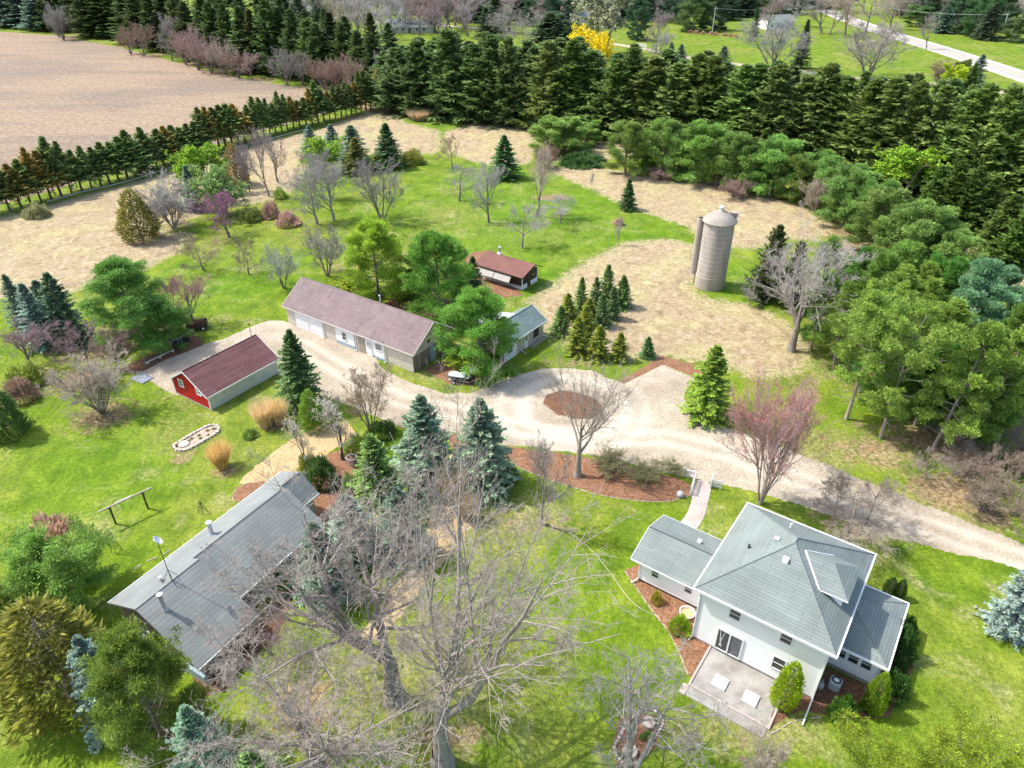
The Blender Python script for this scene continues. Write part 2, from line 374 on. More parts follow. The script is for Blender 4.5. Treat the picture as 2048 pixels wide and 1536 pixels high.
def grid_sheet(name, poly, z0, mat, amp, step, soft=.8, label=None, kind="structure", ragged=1.0, cat=None, freq=1.2, extra=None, base=.0):
    """a real relief mesh: it rises out of the lawn inside the outline and sinks under it at a ragged edge"""
    Pp = wp(poly); lo = Pp.min(0) - 1; hi = Pp.max(0) + 1
    xs = np.arange(lo[0], hi[0], step); ys = np.arange(lo[1], hi[1], step); X, Y = np.meshgrid(xs, ys); sh = X.shape; X = X.ravel(); Y = Y.ravel()
    d = sdf(X, Y, Pp) + (fbm(X * .45, Y * .45, 21) - .5) * 3.2 * ragged + (fbm(X * 2.2, Y * 2.2, 4) - .5) * 1.2 * ragged
    m = np.clip(-d / soft, -1, 1)
    Z = z0 + np.where(m > 0, m * (base + amp * fbm(X * freq, Y * freq, 11, 4)), m * .15)
    keep = (d < soft).reshape(sh); i = np.arange(sh[0] - 1)[:, None] * sh[1] + np.arange(sh[1] - 1)[None, :]
    k = (keep[:-1, :-1] | keep[1:, 1:] | keep[:-1, 1:] | keep[1:, :-1]).ravel(); i = i.ravel()[k]
    Q = np.stack([i, i + 1, i + sh[1] + 1, i + sh[1]], 1); V = np.stack([X, Y, Z], 1)
    u, inv = np.unique(Q, return_inverse=True); V = V[u]; Q = inv.reshape(Q.shape)
    at = dict(wear=(extra(V[:, 0], V[:, 1]) if extra else np.zeros(len(V))))
    me = raw_mesh(name, V, [Q], mat, at, True); return tag(link(name, me), label, cat, None, kind)

def meadow_mat():
    t = NT("matted_dry_grass"); v = t.coord("Object"); n = t.noise(v, .12, 4); m = t.noise(v, .8, 5, .7, 1.2); f = t.noise(v, 3.2, 4, .75, .8)
    vs = t.coord("Object", (.5, 2.2, 1), (0, 0, .35)); s = t.noise(vs, 1.6, 4, .7, .6)
    c = t.ramp(m, [(.28, (.21, .155, .085)), (.48, (.36, .28, .17)), (.7, (.49, .41, .28))])
    c = t.mix(t.sstep(n, .46, .62), c, t.ramp(m, [(.3, (.27, .23, .10)), (.7, (.52, .45, .26))]))
    c = t.mix(.75, c, t.ramp(f, [(.28, (.6, .57, .52)), (.7, (1.3, 1.3, 1.3))]), 'MULTIPLY')
    c = t.mix(.5, c, t.ramp(s, [(.3, (.7, .68, .62)), (.7, (1.22, 1.22, 1.25))]), 'MULTIPLY')
    g = t.sstep(t.noise(v, .35, 5, .7), .6, .74); c = t.mix(t.math('MULTIPLY', g, .5), c, (.2, .24, .05))
    t.base(c); t.p.inputs["Roughness"].default_value = .95; t.bump(t.math('ADD', f, s), .9, .15); return t.m
def field_mat():
    t = NT("corn_stubble"); rot = (0, 0, math.radians(-20))
    v = t.coord("Object"); vs = t.coord("Object", (.12, 1.6, 1), rot); s = t.noise(vs, 1.0, 5, .7); f = t.noise(v, .8, 5, .8); b = t.noise(t.coord("Object", (.3, 1, 1), rot), .05, 4, .6, .5)
    c = t.ramp(f, [(.3, (.15, .105, .065)), (.5, (.27, .20, .135)), (.75, (.46, .365, .26))])
    c = t.mix(t.sstep(b, .42, .62), c, t.mix(1.0, c, (.76, .8, .88), 'MULTIPLY'))
    c = t.mix(.9, c, t.ramp(s, [(.32, (.74, .72, .70)), (.68, (1.2, 1.2, 1.2))]), 'MULTIPLY')
    t.base(c); t.p.inputs["Roughness"].default_value = .95; t.bump(f, .6, .1); return t.m
MEADOW = meadow_mat()
sheet("field", [(-900, 30), (-60, 60), (0, 63), (130, 73), (250, 98), (340, 121), (420, 143), (520, 163), (640, 181), (735, 203), (690, 216), (560, 252), (300, 326), (100, 382), (-30, 418), (-700, 640)],
      .012, field_mat(), jit=.3, step=2.5, label="wide tan harvested corn stubble field beyond the cedar row")
MD = [([(-200, 500), (0, 440), (130, 406), (262, 371), (400, 330), (520, 290), (610, 268), (625, 290), (600, 335), (590, 365), (560, 392), (500, 405), (440, 412), (380, 432), (300, 450), (330, 470), (365, 470), (340, 505), (280, 535), (220, 552), (150, 575), (0, 590), (-200, 640)], "matted dry tan grass between the cedar row and the left lawn"),
      ([(560, 305), (640, 262), (740, 224), (786, 228), (800, 246), (868, 262), (873, 290), (864, 304), (800, 308), (740, 305), (640, 320)], "dry tan grass patch behind the blue spruces"),
      ([(897, 266), (955, 247), (1068, 262), (1066, 290), (1045, 325), (1010, 330), (960, 322), (905, 300)], "dry tan grass patch between the mown lanes at back centre"),
      ([(1108, 340), (1160, 333), (1240, 345), (1330, 358), (1420, 368), (1500, 385), (1580, 412), (1650, 450), (1620, 475), (1560, 470), (1500, 492), (1420, 480), (1390, 452), (1330, 432), (1270, 412), (1190, 375)], "long curving band of dry grass behind the silo"),
      ([(1075, 606), (1120, 570), (1190, 525), (1260, 490), (1340, 484), (1392, 498), (1385, 540), (1365, 565), (1372, 592), (1420, 606), (1500, 618), (1560, 650), (1600, 690), (1580, 735), (1520, 745), (1480, 730), (1400, 712), (1330, 700), (1230, 712), (1110, 662)], "wide patch of pale matted grass in front of the silo"),
      ([(1880, 462), (1930, 470), (2000, 505), (2100, 560), (2130, 640), (2040, 600), (1960, 550), (1895, 500)], "strip of dry grass among the pines on the right"),
      ([(1170, 282), (1240, 290), (1250, 310), (1200, 318), (1160, 300)], "small dry grass patch beside the rounded pines")]
build_ground()
for poly, lab in MD:
    grid_sheet("dry_meadow", poly, .0, MEADOW, .42, .55, label=lab, kind="stuff", cat="dry grass", ragged=1.0, base=.02)

# gravel drive with pad, turning circle island
DRIVE = [(2140, 1128), (2040, 1084), (1950, 1048), (1800, 990), (1700, 948), (1600, 905), (1500, 868), (1425, 846), (1382, 822), (1366, 796), (1372, 778),
         (1396, 757), (1325, 729), (1247, 767), (1190, 742), (1130, 735), (1080, 738), (1035, 749), (985, 771), (940, 785), (885, 785), (830, 768), (775, 742), (757, 727),
         (756, 708), (568, 640), (540, 640), (500, 654), (450, 676), (400, 690), (340, 700), (295, 722), (268, 745), (300, 765), (350, 790), (430, 800), (540, 745), (600, 765), (640, 790), (700, 812),
         (780, 846), (850, 872), (905, 862), (960, 884), (1020, 890), (1080, 897), (1150, 906), (1230, 918), (1300, 938), (1350, 950), (1400, 962), (1460, 972), (1540, 992), (1640, 1024), (1760, 1068), (1880, 1100), (2010, 1130), (2140, 1180)]
ISLAND = [(1087, 808), (1095, 792), (1118, 783), (1150, 785), (1185, 795), (1204, 811), (1203, 828), (1180, 838), (1150, 840), (1115, 830)]
def wear_fn(X, Y):
    line = wp([(2100, 1140), (1800, 1035), (1600, 960), (1450, 905), (1330, 875), (1200, 880), (1050, 860), (950, 835), (800, 800), (700, 750), (600, 690)])
    d = np.full(len(X), 1e9)
    for a, b in zip(line[:-1], line[1:]):
        e = b - a; t = np.clip(((X - a[0]) * e[0] + (Y - a[1]) * e[1]) / (e @ e), 0, 1)
        d = np.minimum(d, np.hypot(X - a[0] - e[0] * t, Y - a[1] - e[1] * t))
    c = G(1145, 812); r = np.hypot(X - c[0], Y - c[1])
    return np.clip(np.exp(-((d - 1.0) / .55) ** 2) * .8 + np.exp(-((r - 5.8) / 1.0) ** 2) + np.exp(-((r - 8.2) / .7) ** 2) * .6, 0, 1)
grid_sheet("driveway", DRIVE, .012, M['gravel'], .03, .4, soft=.35, label="pale gravel driveway with turning circle and parking pad", ragged=.18, extra=wear_fn, base=.01)
grid_sheet("mulch_bed", ISLAND, .045, M['dark_mulch'], .14, .2, soft=.5, label="oval brown mulch island in the turning circle", ragged=.25, kind="structure", base=.06)
BEDS = [([(896, 862), (960, 890), (1020, 894), (1080, 902), (1150, 912), (1230, 924), (1300, 945), (1350, 956), (1380, 968), (1378, 990), (1340, 1001), (1270, 1000), (1190, 986), (1110, 962), (1040, 934), (1005, 912), (960, 905), (905, 895)], 'mulch', "long mulch bed along the driveway with the bare shade tree"),
        ([(1240, 762), (1325, 712), (1420, 738), (1400, 757), (1325, 729), (1247, 768)], 'mulch', "mulch bed wrapping the corner of the parking pad"),
        ([(845, 738), (890, 722), (930, 690), (1000, 700), (1030, 735), (1000, 757), (950, 772), (900, 768)], 'mulch', "orange needle litter beneath the pine and the covered watercraft"),
        ([(1252, 1140), (1290, 1125), (1395, 1185), (1425, 1300), (1395, 1350), (1377, 1350), (1345, 1270), (1300, 1215)], 'mulch', "mulch bed against the house wing"),
        ([(1540, 1380), (1580, 1300), (1640, 1330), (1790, 1400), (1780, 1430), (1700, 1445), (1612, 1420), (1575, 1430), (1530, 1462)], 'dark_mulch', "mulch bed by the patio corner of the house"),
        ([(1770, 1240), (1830, 1250), (1825, 1330), (1800, 1400), (1760, 1400)], 'dark_mulch', "mulch bed on the porch side of the house"),
        ([(600, 985), (660, 905), (720, 890), (740, 930), (720, 990), (700, 1040), (640, 1040)], 'mulch', "mulch bed at the end of the grey roofed building"),
        ([(466, 995), (472, 975), (500, 965), (545, 960), (520, 1000), (480, 1006)], 'mulch', "little mulch bed edged with stones behind the grey roof"),
        ([(925, 520), (945, 505), (985, 500), (1000, 540), (1045, 590), (1000, 596), (965, 590), (945, 560)], 'mulch', "mulch around the brown roofed shed"),
        ([(700, 640), (800, 590), (900, 600), (920, 670), (850, 660)], 'dark_mulch', "brown needle litter behind the long workshop"),
        ([(245, 735), (340, 690), (395, 668), (410, 690), (330, 722), (290, 742), (262, 748)], 'dark_mulch', "leaf covered strip inside the wire pen"),
        ([(370, 1290), (470, 1290), (520, 1240), (560, 1180), (600, 1170), (560, 1260), (450, 1380), (400, 1400)], 'dark_mulch', "dark mulch along the grey building front"),
        ([(1240, 1440), (1290, 1425), (1325, 1440), (1315, 1490), (1270, 1540), (1240, 1545), (1225, 1500)], 'mulch', "planting bed inside the stone ring at the bottom")]
for poly, mt, lab in BEDS:
    grid_sheet("mulch_bed", poly, .022, M[mt], .07, .25, soft=.4, label=lab, ragged=.15, kind="structure", base=.015)
grid_sheet("straw_patch", [(478, 968), (520, 925), (580, 880), (640, 850), (690, 845), (715, 870), (660, 905), (600, 940), (540, 962)], .02, M['tanstraw'], .08, .25, soft=.6, label="golden bare patch behind the grey building", ragged=.35)
grid_sheet("straw_patch", [(900, 905), (930, 930), (955, 980), (950, 1040), (900, 1110), (850, 1170), (790, 1240), (760, 1290), (720, 1270), (790, 1180), (850, 1090), (870, 1000)], .02, M['tanstraw'], .08, .25, soft=.6, label="tan worn track beneath the big bare trees", ragged=.4)
sheet("path", [(1388, 958), (1425, 966), (1417, 1000), (1411, 1030), (1394, 1058), (1368, 1088), (1325, 1078), (1355, 1050), (1373, 1030), (1384, 1000), (1383, 985)], .03, M['path'], jit=.02, smooth=1, label="pale concrete path curving to the house wing")
sheet("path", [(612, 1000), (640, 972), (690, 951), (712, 948), (750, 925), (765, 935), (735, 965), (706, 966), (664, 986), (633, 1005), (616, 1012)], .03, M['path'], jit=.02, smooth=1, label="pale path at the end of the grey roofed building")

def ribbon(name, line, wid, z, mat, label=None, kind="structure", off=0, step=3, parent=None, cat=None):
    pts = wp(line) if not isinstance(line, np.ndarray) else line
    for _ in range(2):
        Q_ = np.concatenate([pts[:1], np.stack([pts[:-1] * .75 + pts[1:] * .25, pts[:-1] * .25 + pts[1:] * .75], 1).reshape(-1, 2), pts[-1:]]); pts = Q_
    t = np.gradient(pts, axis=0); t /= np.linalg.norm(t, axis=1)[:, None]; nrm = np.stack([-t[:, 1], t[:, 0]], 1)
    rows = [pts + nrm * (off + wid * k / 2) for k in (-1, -.82, .82, 1)]
    n = len(pts); V = np.concatenate([np.c_[r, np.full(n, z)] for r in rows]); i = np.arange(n - 1)
    Q = np.concatenate([np.stack([i + a * n, i + 1 + a * n, i + 1 + (a + 1) * n, i + (a + 1) * n], 1)[:, ::-1] for a in range(3)])
    at = np.concatenate([np.full(n, 1.), np.full(n, .82), np.full(n, .82), np.full(n, 1.)]) if kind else np.zeros(4 * n)
    me = raw_mesh(name, V, [Q], mat, dict(across=at, wear=np.zeros(4 * n))); return tag(link(name, me, parent), label, cat, None, kind)
ROADL = [(1500, -22), (1580, -2), (1650, 20), (1730, 52), (1800, 74), (1880, 98), (1960, 124), (2050, 154), (2150, 190), (2300, 250)]
r = ribbon("road", ROADL, 13, .012, M['road'], "grey two lane road with pale gravel shoulders at top right")
ribbon("centre_line", ROADL, .35, .018, M['line_yellow'], kind="structure")
ribbon("edge_line", ROADL, .28, .018, M['line_white'], kind="structure", off=4.3)
ribbon("edge_line", ROADL, .28, .018, M['line_white'], kind="structure", off=-4.3)
ribbon("lane", [(1130, 75), (1280, 95), (1370, 115), (1480, 130), (1600, 142), (1720, 158), (1860, 165), (1990, 183), (2150, 205)], 5, .012, M['gravel'], "pale gravel lane behind the tall evergreen windbreak")
ribbon("lane", [(540, 5), (650, 35), (760, 45), (900, 52), (1020, 60)], 7, .012, M['gravel'], "pale lane at the far top of the picture")
sheet("pond", [(1395, 150), (1440, 143), (1560, 158), (1660, 165), (1700, 185), (1690, 210), (1560, 215), (1420, 190)], .02, M['water'], jit=.3, step=2, smooth=1, label="small grey blue pond glimpsed behind the windbreak")

# ------------------------------------------------------------------ building kit
class MB:
    def __init__(s): s.V = []; s.Fc = []
    def poly(s, pts):
        k = len(s.V); s.V += [tuple(p) for p in pts]; s.Fc.append(list(range(k, k + len(pts)))); return s
    def box(s, a, b):
        x0, y0, z0 = a; x1, y1, z1 = b
        v = [(x0, y0, z0), (x1, y0, z0), (x1, y1, z0), (x0, y1, z0), (x0, y0, z1), (x1, y0, z1), (x1, y1, z1), (x0, y1, z1)]
        k = len(s.V); s.V += v
        for f in ((3, 2, 1, 0), (4, 5, 6, 7), (0, 1, 5, 4), (1, 2, 6, 5), (2, 3, 7, 6), (3, 0, 4, 7)): s.Fc.append([k + i for i in f])
        return s
    def slab(s, pts, th):
        """closed plate under the polygon pts (counter-clockwise seen from above), th thick downwards"""
        low = [(p[0], p[1], p[2] - th) for p in pts]; k = len(s.V); n = len(pts); s.V += [tuple(p) for p in pts] + low
        s.Fc.append([k + i for i in range(n)]); s.Fc.append([k + n + i for i in reversed(range(n))])
        for i in range(n): j = (i + 1) % n; s.Fc.append([k + i, k + n + i, k + n + j, k + j])
        return s
    def bar(s, a, b, r, n=8, r2=None, cap=True):
        a = Vector(a); b = Vector(b); r2 = r if r2 is None else r2; d = (b - a).normalized()
        x = d.cross(Vector((0, 0, 1)) if abs(d.z) < .95 else Vector((1, 0, 0))).normalized(); y = d.cross(x); k = len(s.V)
        ph = math.pi / n
        for c, rr in ((a, r), (b, r2)):
            for i in range(n):
                t = 2 * math.pi * i / n + ph; s.V.append(tuple(c + (x * math.cos(t) + y * math.sin(t)) * rr))
        for i in range(n): j = (i + 1) % n; s.Fc.append([k + j, k + i, k + n + i, k + n + j])
        if cap: s.Fc.append([k + i for i in range(n)]); s.Fc.append([k + n + i for i in reversed(range(n))])
        return s
    def lathe(s, prof, n=24, c=(0, 0, 0), closed=True):
        k = len(s.V)
        for r, z in prof:
            for i in range(n): t = 2 * math.pi * i / n; s.V.append((c[0] + r * math.cos(t), c[1] + r * math.sin(t), c[2] + z))
        for a in range(len(prof) - 1):
            for i in range(n): j = (i + 1) % n; s.Fc.append([k + a * n + i, k + a * n + j, k + (a + 1) * n + j, k + (a + 1) * n + i])
        if closed: s.Fc.append([k + i for i in reversed(range(n))]); m = k + (len(prof) - 1) * n; s.Fc.append([m + i for i in range(n)])
        return s
    def build(s, name, mat, parent=None, bevel=0, smooth=False, color=None, **tg):
        me = bpy.data.meshes.new(name); me.from_pydata(s.V, [], s.Fc); me.materials.append(mat)
        uv = me.uv_layers.new(name="UVMap")
        for p in me.polygons:
            n = p.normal; z = Vector((0, 0, 1)); ua = z.cross(n)
            ua = ua.normalized() if ua.length > 1e-3 else Vector((1, 0, 0)); va = n.cross(ua)
            for li in p.loop_indices:
                c = me.vertices[me.loops[li].vertex_index].co; uv.data[li].uv = (c.dot(ua), c.dot(va))
            if smooth: p.use_smooth = True
        o = link(name, me, parent, color)
        if bevel:
            b = o.modifiers.new("bevel", 'BEVEL'); b.width = bevel; b.segments = 1
        if smooth:
            me.set_sharp_from_angle(angle=math.radians(40))
        return tag(o, **tg)

def window(parent, u, v, z0, wd, ht, face='front', mull=1, vm=0, fr=.09, glass='glass', sill=True, fmat='trim', name="window"):
    """window on the wall plane; face gives the outward side of the wall: front -v, back +v, left -u, right +u"""
    def T(a, out, z):
        return {'front': (u + a, v - out, z), 'back': (u - a, v + out, z), 'left': (u - out, v - a, z), 'right': (u + out, v + a, z)}[face]
    def bx(mb, a0, a1, o0, o1, c0, c1):
        p = T(a0, o0, c0); q = T(a1, o1, c1); mb.box([min(i, j) for i, j in zip(p, q)], [max(i, j) for i, j in zip(p, q)])
    h = wd / 2; f = MB()
    bx(f, -h - fr, -h, .002, .06, z0 - fr, z0 + ht + fr); bx(f, h, h + fr, .002, .06, z0 - fr, z0 + ht + fr)
    bx(f, -h, h, .002, .06, z0 + ht, z0 + ht + fr); bx(f, -h, h, .002, .06, z0 - fr, z0)
    for i in range(mull): zz = z0 + ht * (i + 1) / (mull + 1); bx(f, -h, h, .002, .045, zz - .025, zz + .025)
    for i in range(vm): aa = -h + wd * (i + 1) / (vm + 1); bx(f, aa - .025, aa + .025, .002, .043, z0, z0 + ht)
    fo = f.build(name, M[fmat], parent)
    g = MB(); bx(g, -h, h, .001, .018, z0, z0 + ht); g.build("pane", M[glass], fo)
    return fo

def frame_root(name, p1, p2, he, label, cat, extra=0):
    a = G(*p1, he); b = G(*p2, he); d = b - a; L = math.hypot(d[0], d[1]); az = math.atan2(d[1], d[0])
    r = empty(name, (a[0], a[1], 0), az, label, cat); r["_L"] = L; del r["_L"]
    return r, L, az, a
def loc_of(a, az, p):
    dx, dy = p[0] - a[0], p[1] - a[1]; return (dx * math.cos(az) + dy * math.sin(az), -dx * math.sin(az) + dy * math.cos(az))
def walls(mb, u0, u1, v0, v1, z0, z1, gable=None, ridge=None, axis='u'):
    """box walls; gable: ridge at v=ridge[0], z=ridge[1], closing the ends at u0/u1"""
    mb.poly([(u0, v0, z0), (u1, v0, z0), (u1, v0, z1), (u0, v0, z1)]); mb.poly([(u1, v1, z0), (u0, v1, z0), (u0, v1, z1), (u1, v1, z1)])
    if ridge:
        rv, rz = ridge
        mb.poly([(u0, v1, z0), (u0, v0, z0), (u0, v0, z1), (u0, rv, rz), (u0, v1, z1)])
        mb.poly([(u1, v0, z0), (u1, v1, z0), (u1, v1, z1), (u1, rv, rz), (u1, v0, z1)])
    else:
        mb.poly([(u0, v1, z0), (u0, v0, z0), (u0, v0, z1), (u0, v1, z1)]); mb.poly([(u1, v0, z0), (u1, v1, z0), (u1, v1, z1), (u1, v0, z1)])
    return mb
def gable_roof(parent, mat, u0, u1, va, za, vr, zr, vb, zb, th=.14, fascia='trim', name="roof", fz=.18):
    r = MB(); r.slab([(u0, va, za), (u1, va, za), (u1, vr, zr), (u0, vr, zr)], th); r.slab([(u0, vr, zr), (u1, vr, zr), (u1, vb, zb), (u0, vb, zb)], th)
    ro = r.build(name, M[mat], parent)
    t = MB(); e = .04; d = fz
    t.box((u0, va - e, za - d), (u1, va - .003, za - .01)); t.box((u0, vb + .003, zb - d), (u1, vb + e, zb - .01))
    for uu in (u0 - e, u1 + .003):
        for (p, q) in (((va, za), (vr, zr)), ((vb, zb), (vr, zr))):
            a, b = (p, q) if p[0] < q[0] else (q, p)
            t.slab([(uu, a[0], a[1] + .012), (uu + e - .003, a[0], a[1] + .012), (uu + e - .003, b[0], b[1] + .012), (uu, b[0], b[1] + .012)], d)
    t.build("fascia", M[fascia], parent)
    c = MB(); c.bar((u0 + .02, vr, zr + .0), (u1 - .02, vr, zr + .0), .06, 6); c.build("ridge_cap", M[mat], ro)
    return ro
def downspout(parent, pts, name="downspout", r=.05):
    m = MB()
    for a, b in zip(pts[:-1], pts[1:]): m.bar(a, b, r, 6)
    m.build(name, M['trim'], parent)

# ---- white farmhouse
hr, L, haz, ha = frame_root("farmhouse", (1389, 1175.6), (1672.6, 1312.4), 5.6, "two storey white farmhouse with grey green hip roof and a side dormer", "house")
L = 9.7; W = 10.8; ZE = 5.6; AP = 8.65
walls(MB(), .48, 9.2, .45, 10.3, .25, ZE - .05).build("wall", M['white_siding'], hr)
MB().box((.5, .47, 0), (9.18, 10.28, .248)).build("foundation", M['concrete'], hr)
rf = MB(); r0 = (4.85, 5.15, AP); r1 = (4.85, 5.7, AP)
A_, B_, C_, D_ = (0, 0, ZE), (L, 0, ZE), (L, W, ZE), (0, W, ZE)
rf.poly([A_, B_, r0]); rf.poly([B_, C_, r1, r0]); rf.poly([C_, D_, r1]); rf.poly([D_, A_, r0, r1]); rf.poly([D_, C_, B_, A_])
roof = rf.build("roof", M['roof_green'], hr)
hp = MB()
for a, b in ((A_, r0), (B_, r0), (C_, r1), (D_, r1), (r0, r1)): hp.bar(Vector(a) + Vector((0, 0, .0)), Vector(b) + Vector((0, 0, .01)), .055, 5)
hp.build("hip_cap", M['roof_green'], roof)
g = MB(); e = .11
g.box((-e, -e, ZE - .16), (L + e, -.004, ZE + .03)); g.box((-e, W + .004, ZE - .16), (L + e, W + e, ZE + .03)); g.box((-e, -.004, ZE - .16), (-.004, W + .004, ZE + .03)); g.box((L + .004, -.004, ZE - .16), (L + e, W + .004, ZE + .03))
g.build("gutter", M['trim'], hr)
MB().box((.03, .03, ZE - .1), (L - .03, W - .03, ZE - .012)).build("soffit", M['soffit'], hr)
# dormer
sl_ = (AP - ZE) / (L - 4.85)
def zs(u): return AP - sl_ * (u - 4.85)
dm = MB(); dw0, dw1, du, dz = 3.78, 6.82, 8.9, 6.98
dm.poly([(zz_ := 7.2, dw0, zs(7.2) - .1), (du, dw0, zs(du) - .1), (du, dw0, dz), (7.2, dw0, dz)]); dm.poly([(du, dw1, zs(du) - .1), (7.2, dw1, zs(7.2) - .1), (7.2, dw1, dz), (du, dw1, dz)])
dm.poly([(du, dw0, zs(du) - .1), (du, dw1, zs(du) - .1), (du, dw1, dz), (du, dw0, dz)])
dor = dm.build("dormer", M['white_siding'], hr)
dr = MB(); a, b, c, d, q0, q1 = (7.34, 3.42, 7.09), (9.22, 3.42, 7.09), (9.22, 7.18, 7.09), (7.34, 7.18, 7.09), (5.62, 5.3, 8.19), (7.62, 5.3, 8.19)
dr.poly([a, b, q1, q0]); dr.poly([b, c, q1]); dr.poly([c, d, q0, q1]); dr.poly([d, c, b, a])
dr.build("dormer_roof", M['roof_green'], dor)
fl = MB(); fl.bar(Vector(a) + Vector((-.02, -.02, .02)), Vector(q0) + Vector((0, 0, .03)), .07, 4); fl.bar(Vector(d) + Vector((-.02, .02, .02)), Vector(q0) + Vector((0, 0, .03)), .04, 4)
fl.box((7.3, 3.38, 7.03), (9.24, 3.415, 7.10))
fl.build("flashing", M['trim'], dor)
window(hr, du, 5.3, 6.2, 1.5, .6, 'right', 0, 1, name="dormer_window")
# front wall windows (front wall plane v=.45)
window(hr, 3.02, .45, 4.02, .72, .84); window(hr, 6.58, .45, 4.1, .72, .84); window(hr, 6.6, .45, 1.28, .78, 1.12)
ff = MB(); ff.box((2.1, .36, .3), (4.05, .447, .4)); ff.box((2.1, .36, 2.38), (4.05, .447, 2.5)); ff.box((2.1, .36, .4), (2.2, .447, 2.38)); ff.box((3.95, .36, .4), (4.05, .447, 2.38)); ff.box((3.02, .34, .4), (3.13, .447, 2.38))
sd = ff.build("sliding_door", M['trim'], hr); MB().box((2.2, .40, .4), (3.02, .446, 2.38)).build("pane", M['glass'], sd); MB().box((3.13, .40, .4), (3.95, .446, 2.38)).build("pane", M['screen'], sd)
cu = MB(); cu.poly([(2.3, .395, 2.35), (2.34, .395, 2.35), (2.62, .395, .7), (2.5, .395, .7)]); cu.poly([(2.66, .395, 2.35), (2.7, .395, 2.35), (2.45, .395, .7), (2.4, .395, .7)]); cu.build("curtain", M['soffit'], sd)
for uu in (1.2, 5.2, 7.9): pass
window(hr, 9.2, 1.6, 4.0, .72, .84, 'right'); window(hr, 3, 10.3, 4, .8, .9, 'back'); window(hr, 7, 10.3, 4, .8, .9, 'back'); window(hr, .48, 8, 4, .72, .84, 'left')
downspout(hr, [(.2, .2, 5.45), (.42, .38, 5.1), (.42, .38, .3), (.3, .0, .12)]); downspout(hr, [(L - .1, -.02, 5.45), (9.28, .38, 5.1), (9.28, .38, .35), (9.3, -1.9, .14)], r=.06)
for (uu, vv) in ((.48, .45), (9.2, .45), (.48, 10.3), (9.2, 10.3)): MB().box((uu - .05, vv - .05, .25), (uu + .05, vv + .05, ZE - .12)).build("corner_board", M['trim'], hr)
# roof vents
def rz_at(u, v):
    return min(AP, ZE + sl_ * u, ZE + (AP - ZE) / 5.15 * v, ZE + (AP - ZE) / 5.1 * (W - v), ZE + sl_ * (L - u))
for px_, nm, kind in (((1200 + 1065 * .35806, 950 + 290 * .35806), "vent_pipe", 0), ((1200 + 990 * .35806, 950 + 358 * .35806), "roof_vent", 1), ((1200 + 832 * .35806, 950 + 402 * .35806), "vent_pipe", 2), ((1200 + 1040 * .35806, 950 + 472 * .35806), "roof_vent", 3)):
    z = 7.5
    for _ in range(12):
        q = G(px_[0], px_[1], z); u_, v_ = loc_of(ha, haz, q); z = rz_at(u_, v_) + .1
    m = MB()
    if kind == 0: m.bar((u_, v_, z - .2), (u_, v_, z + .35), .07, 10); m.build(nm, M['white_plastic'], roof)
    elif kind == 2: m.bar((u_, v_, z - .2), (u_, v_, z + .25), .08, 10); m.build(nm, M['dark_metal'], roof)
    else: m.box((u_ - .2, v_ - .2, z - .25), (u_ + .2, v_ + .2, z + .14)); m.build(nm, M['grey_box' if kind == 1 else 'white_plastic'], roof, bevel=.04)
# right porch
pw = MB(); walls(pw, 9.203, 12.4, 3.9, 9.9, .35, 2.72); pw.build("porch_wall", M['white_siding'], hr)
MB().box((9.21, 3.93, 0), (12.37, 9.87, .348)).build("porch_foundation", M['concrete'], hr)
pr = MB(); PZ = 2.8; a, b, c, d = (9.21, 3.5, PZ), (12.82, 3.5, PZ), (12.82, 10.3, PZ), (9.21, 10.3, PZ); t0, t1 = (9.21, 6.85, 4.25), (9.21, 6.95, 4.25)
pr.poly([a, b, t0]); pr.poly([b, c, t1, t0]); pr.poly([c, d, t1]); pr.poly([a, t0, t1, d]); pr.poly([d, c, b, a]); po = pr.build("porch_roof", M['roof_green'], hr)
hp = MB(); hp.bar(b, t0, .05, 5); hp.bar(c, t1, .05, 5); hp.build("hip_cap", M['roof_green'], po)
g = MB(); g.box((9.22, 3.39, PZ - .15), (12.93, 3.496, PZ + .03)); g.box((12.824, 3.496, PZ - .15), (12.93, 10.304, PZ + .03)); g.box((9.22, 10.304, PZ - .15), (12.93, 10.41, PZ + .03)); g.build("porch_gutter", M['trim'], hr)
for uu in (9.9, 10.75, 11.6): window(hr, uu, 3.9, 1.45, .62, .95)
for vv in (4.8, 6.2, 7.6, 9.0): window(hr, 12.4, vv, 1.3, .9, 1.0, 'right')
downspout(hr, [(12.7, 3.55, 2.66), (12.47, 3.83, 2.4), (12.47, 3.83, .2), (12.6, 3.3, .1)])
# left wing
wg = MB(); walls(wg, -5.5, .475, 3.1, 8.3, .3, 2.52, ridge=(5.68, 3.36)); wg.build("wing_wall", M['white_siding'], hr)
MB().box((-5.45, 3.14, 0), (.47, 8.26, .298)).build("wing_foundation", M['dark_metal'], hr)
gable_roof(hr, 'roof_green', -6.1, .47, 2.64, 2.6, 5.68, 3.6, 8.72, 2.6, name="wing_roof")
MB().box((-6.05, 5.655, 3.652), (.3, 5.705, 3.668)).build("ridge_vent", M['dark_metal'], hr)
vent = MB(); vent.box((-2.3, 6.6, 3.2), (-2.0, 6.9, 3.5)); vent.build("wing_roof_vent", M['white_plastic'], hr)
nrm = (math.sin(haz), -math.cos(haz)); o_ = ha[:2] + np.array([-math.sin(haz), math.cos(haz)]) * 3.1
for px_ in ((1310.5, 1147.5), (1377, 1178.5)):
    q = onplane(px_[0], px_[1], np.array([o_[0], o_[1], 0]), nrm); u_, v_ = loc_of(ha, haz, q); window(hr, u_, 3.1, q[2] - .35, .55, .72, 'front', 1)
downspout(hr, [(-5.5, 2.66, 2.45), (-5.42, 3.03, 2.2), (-5.42, 3.03, .35), (-5.75, 2.5, .1)])
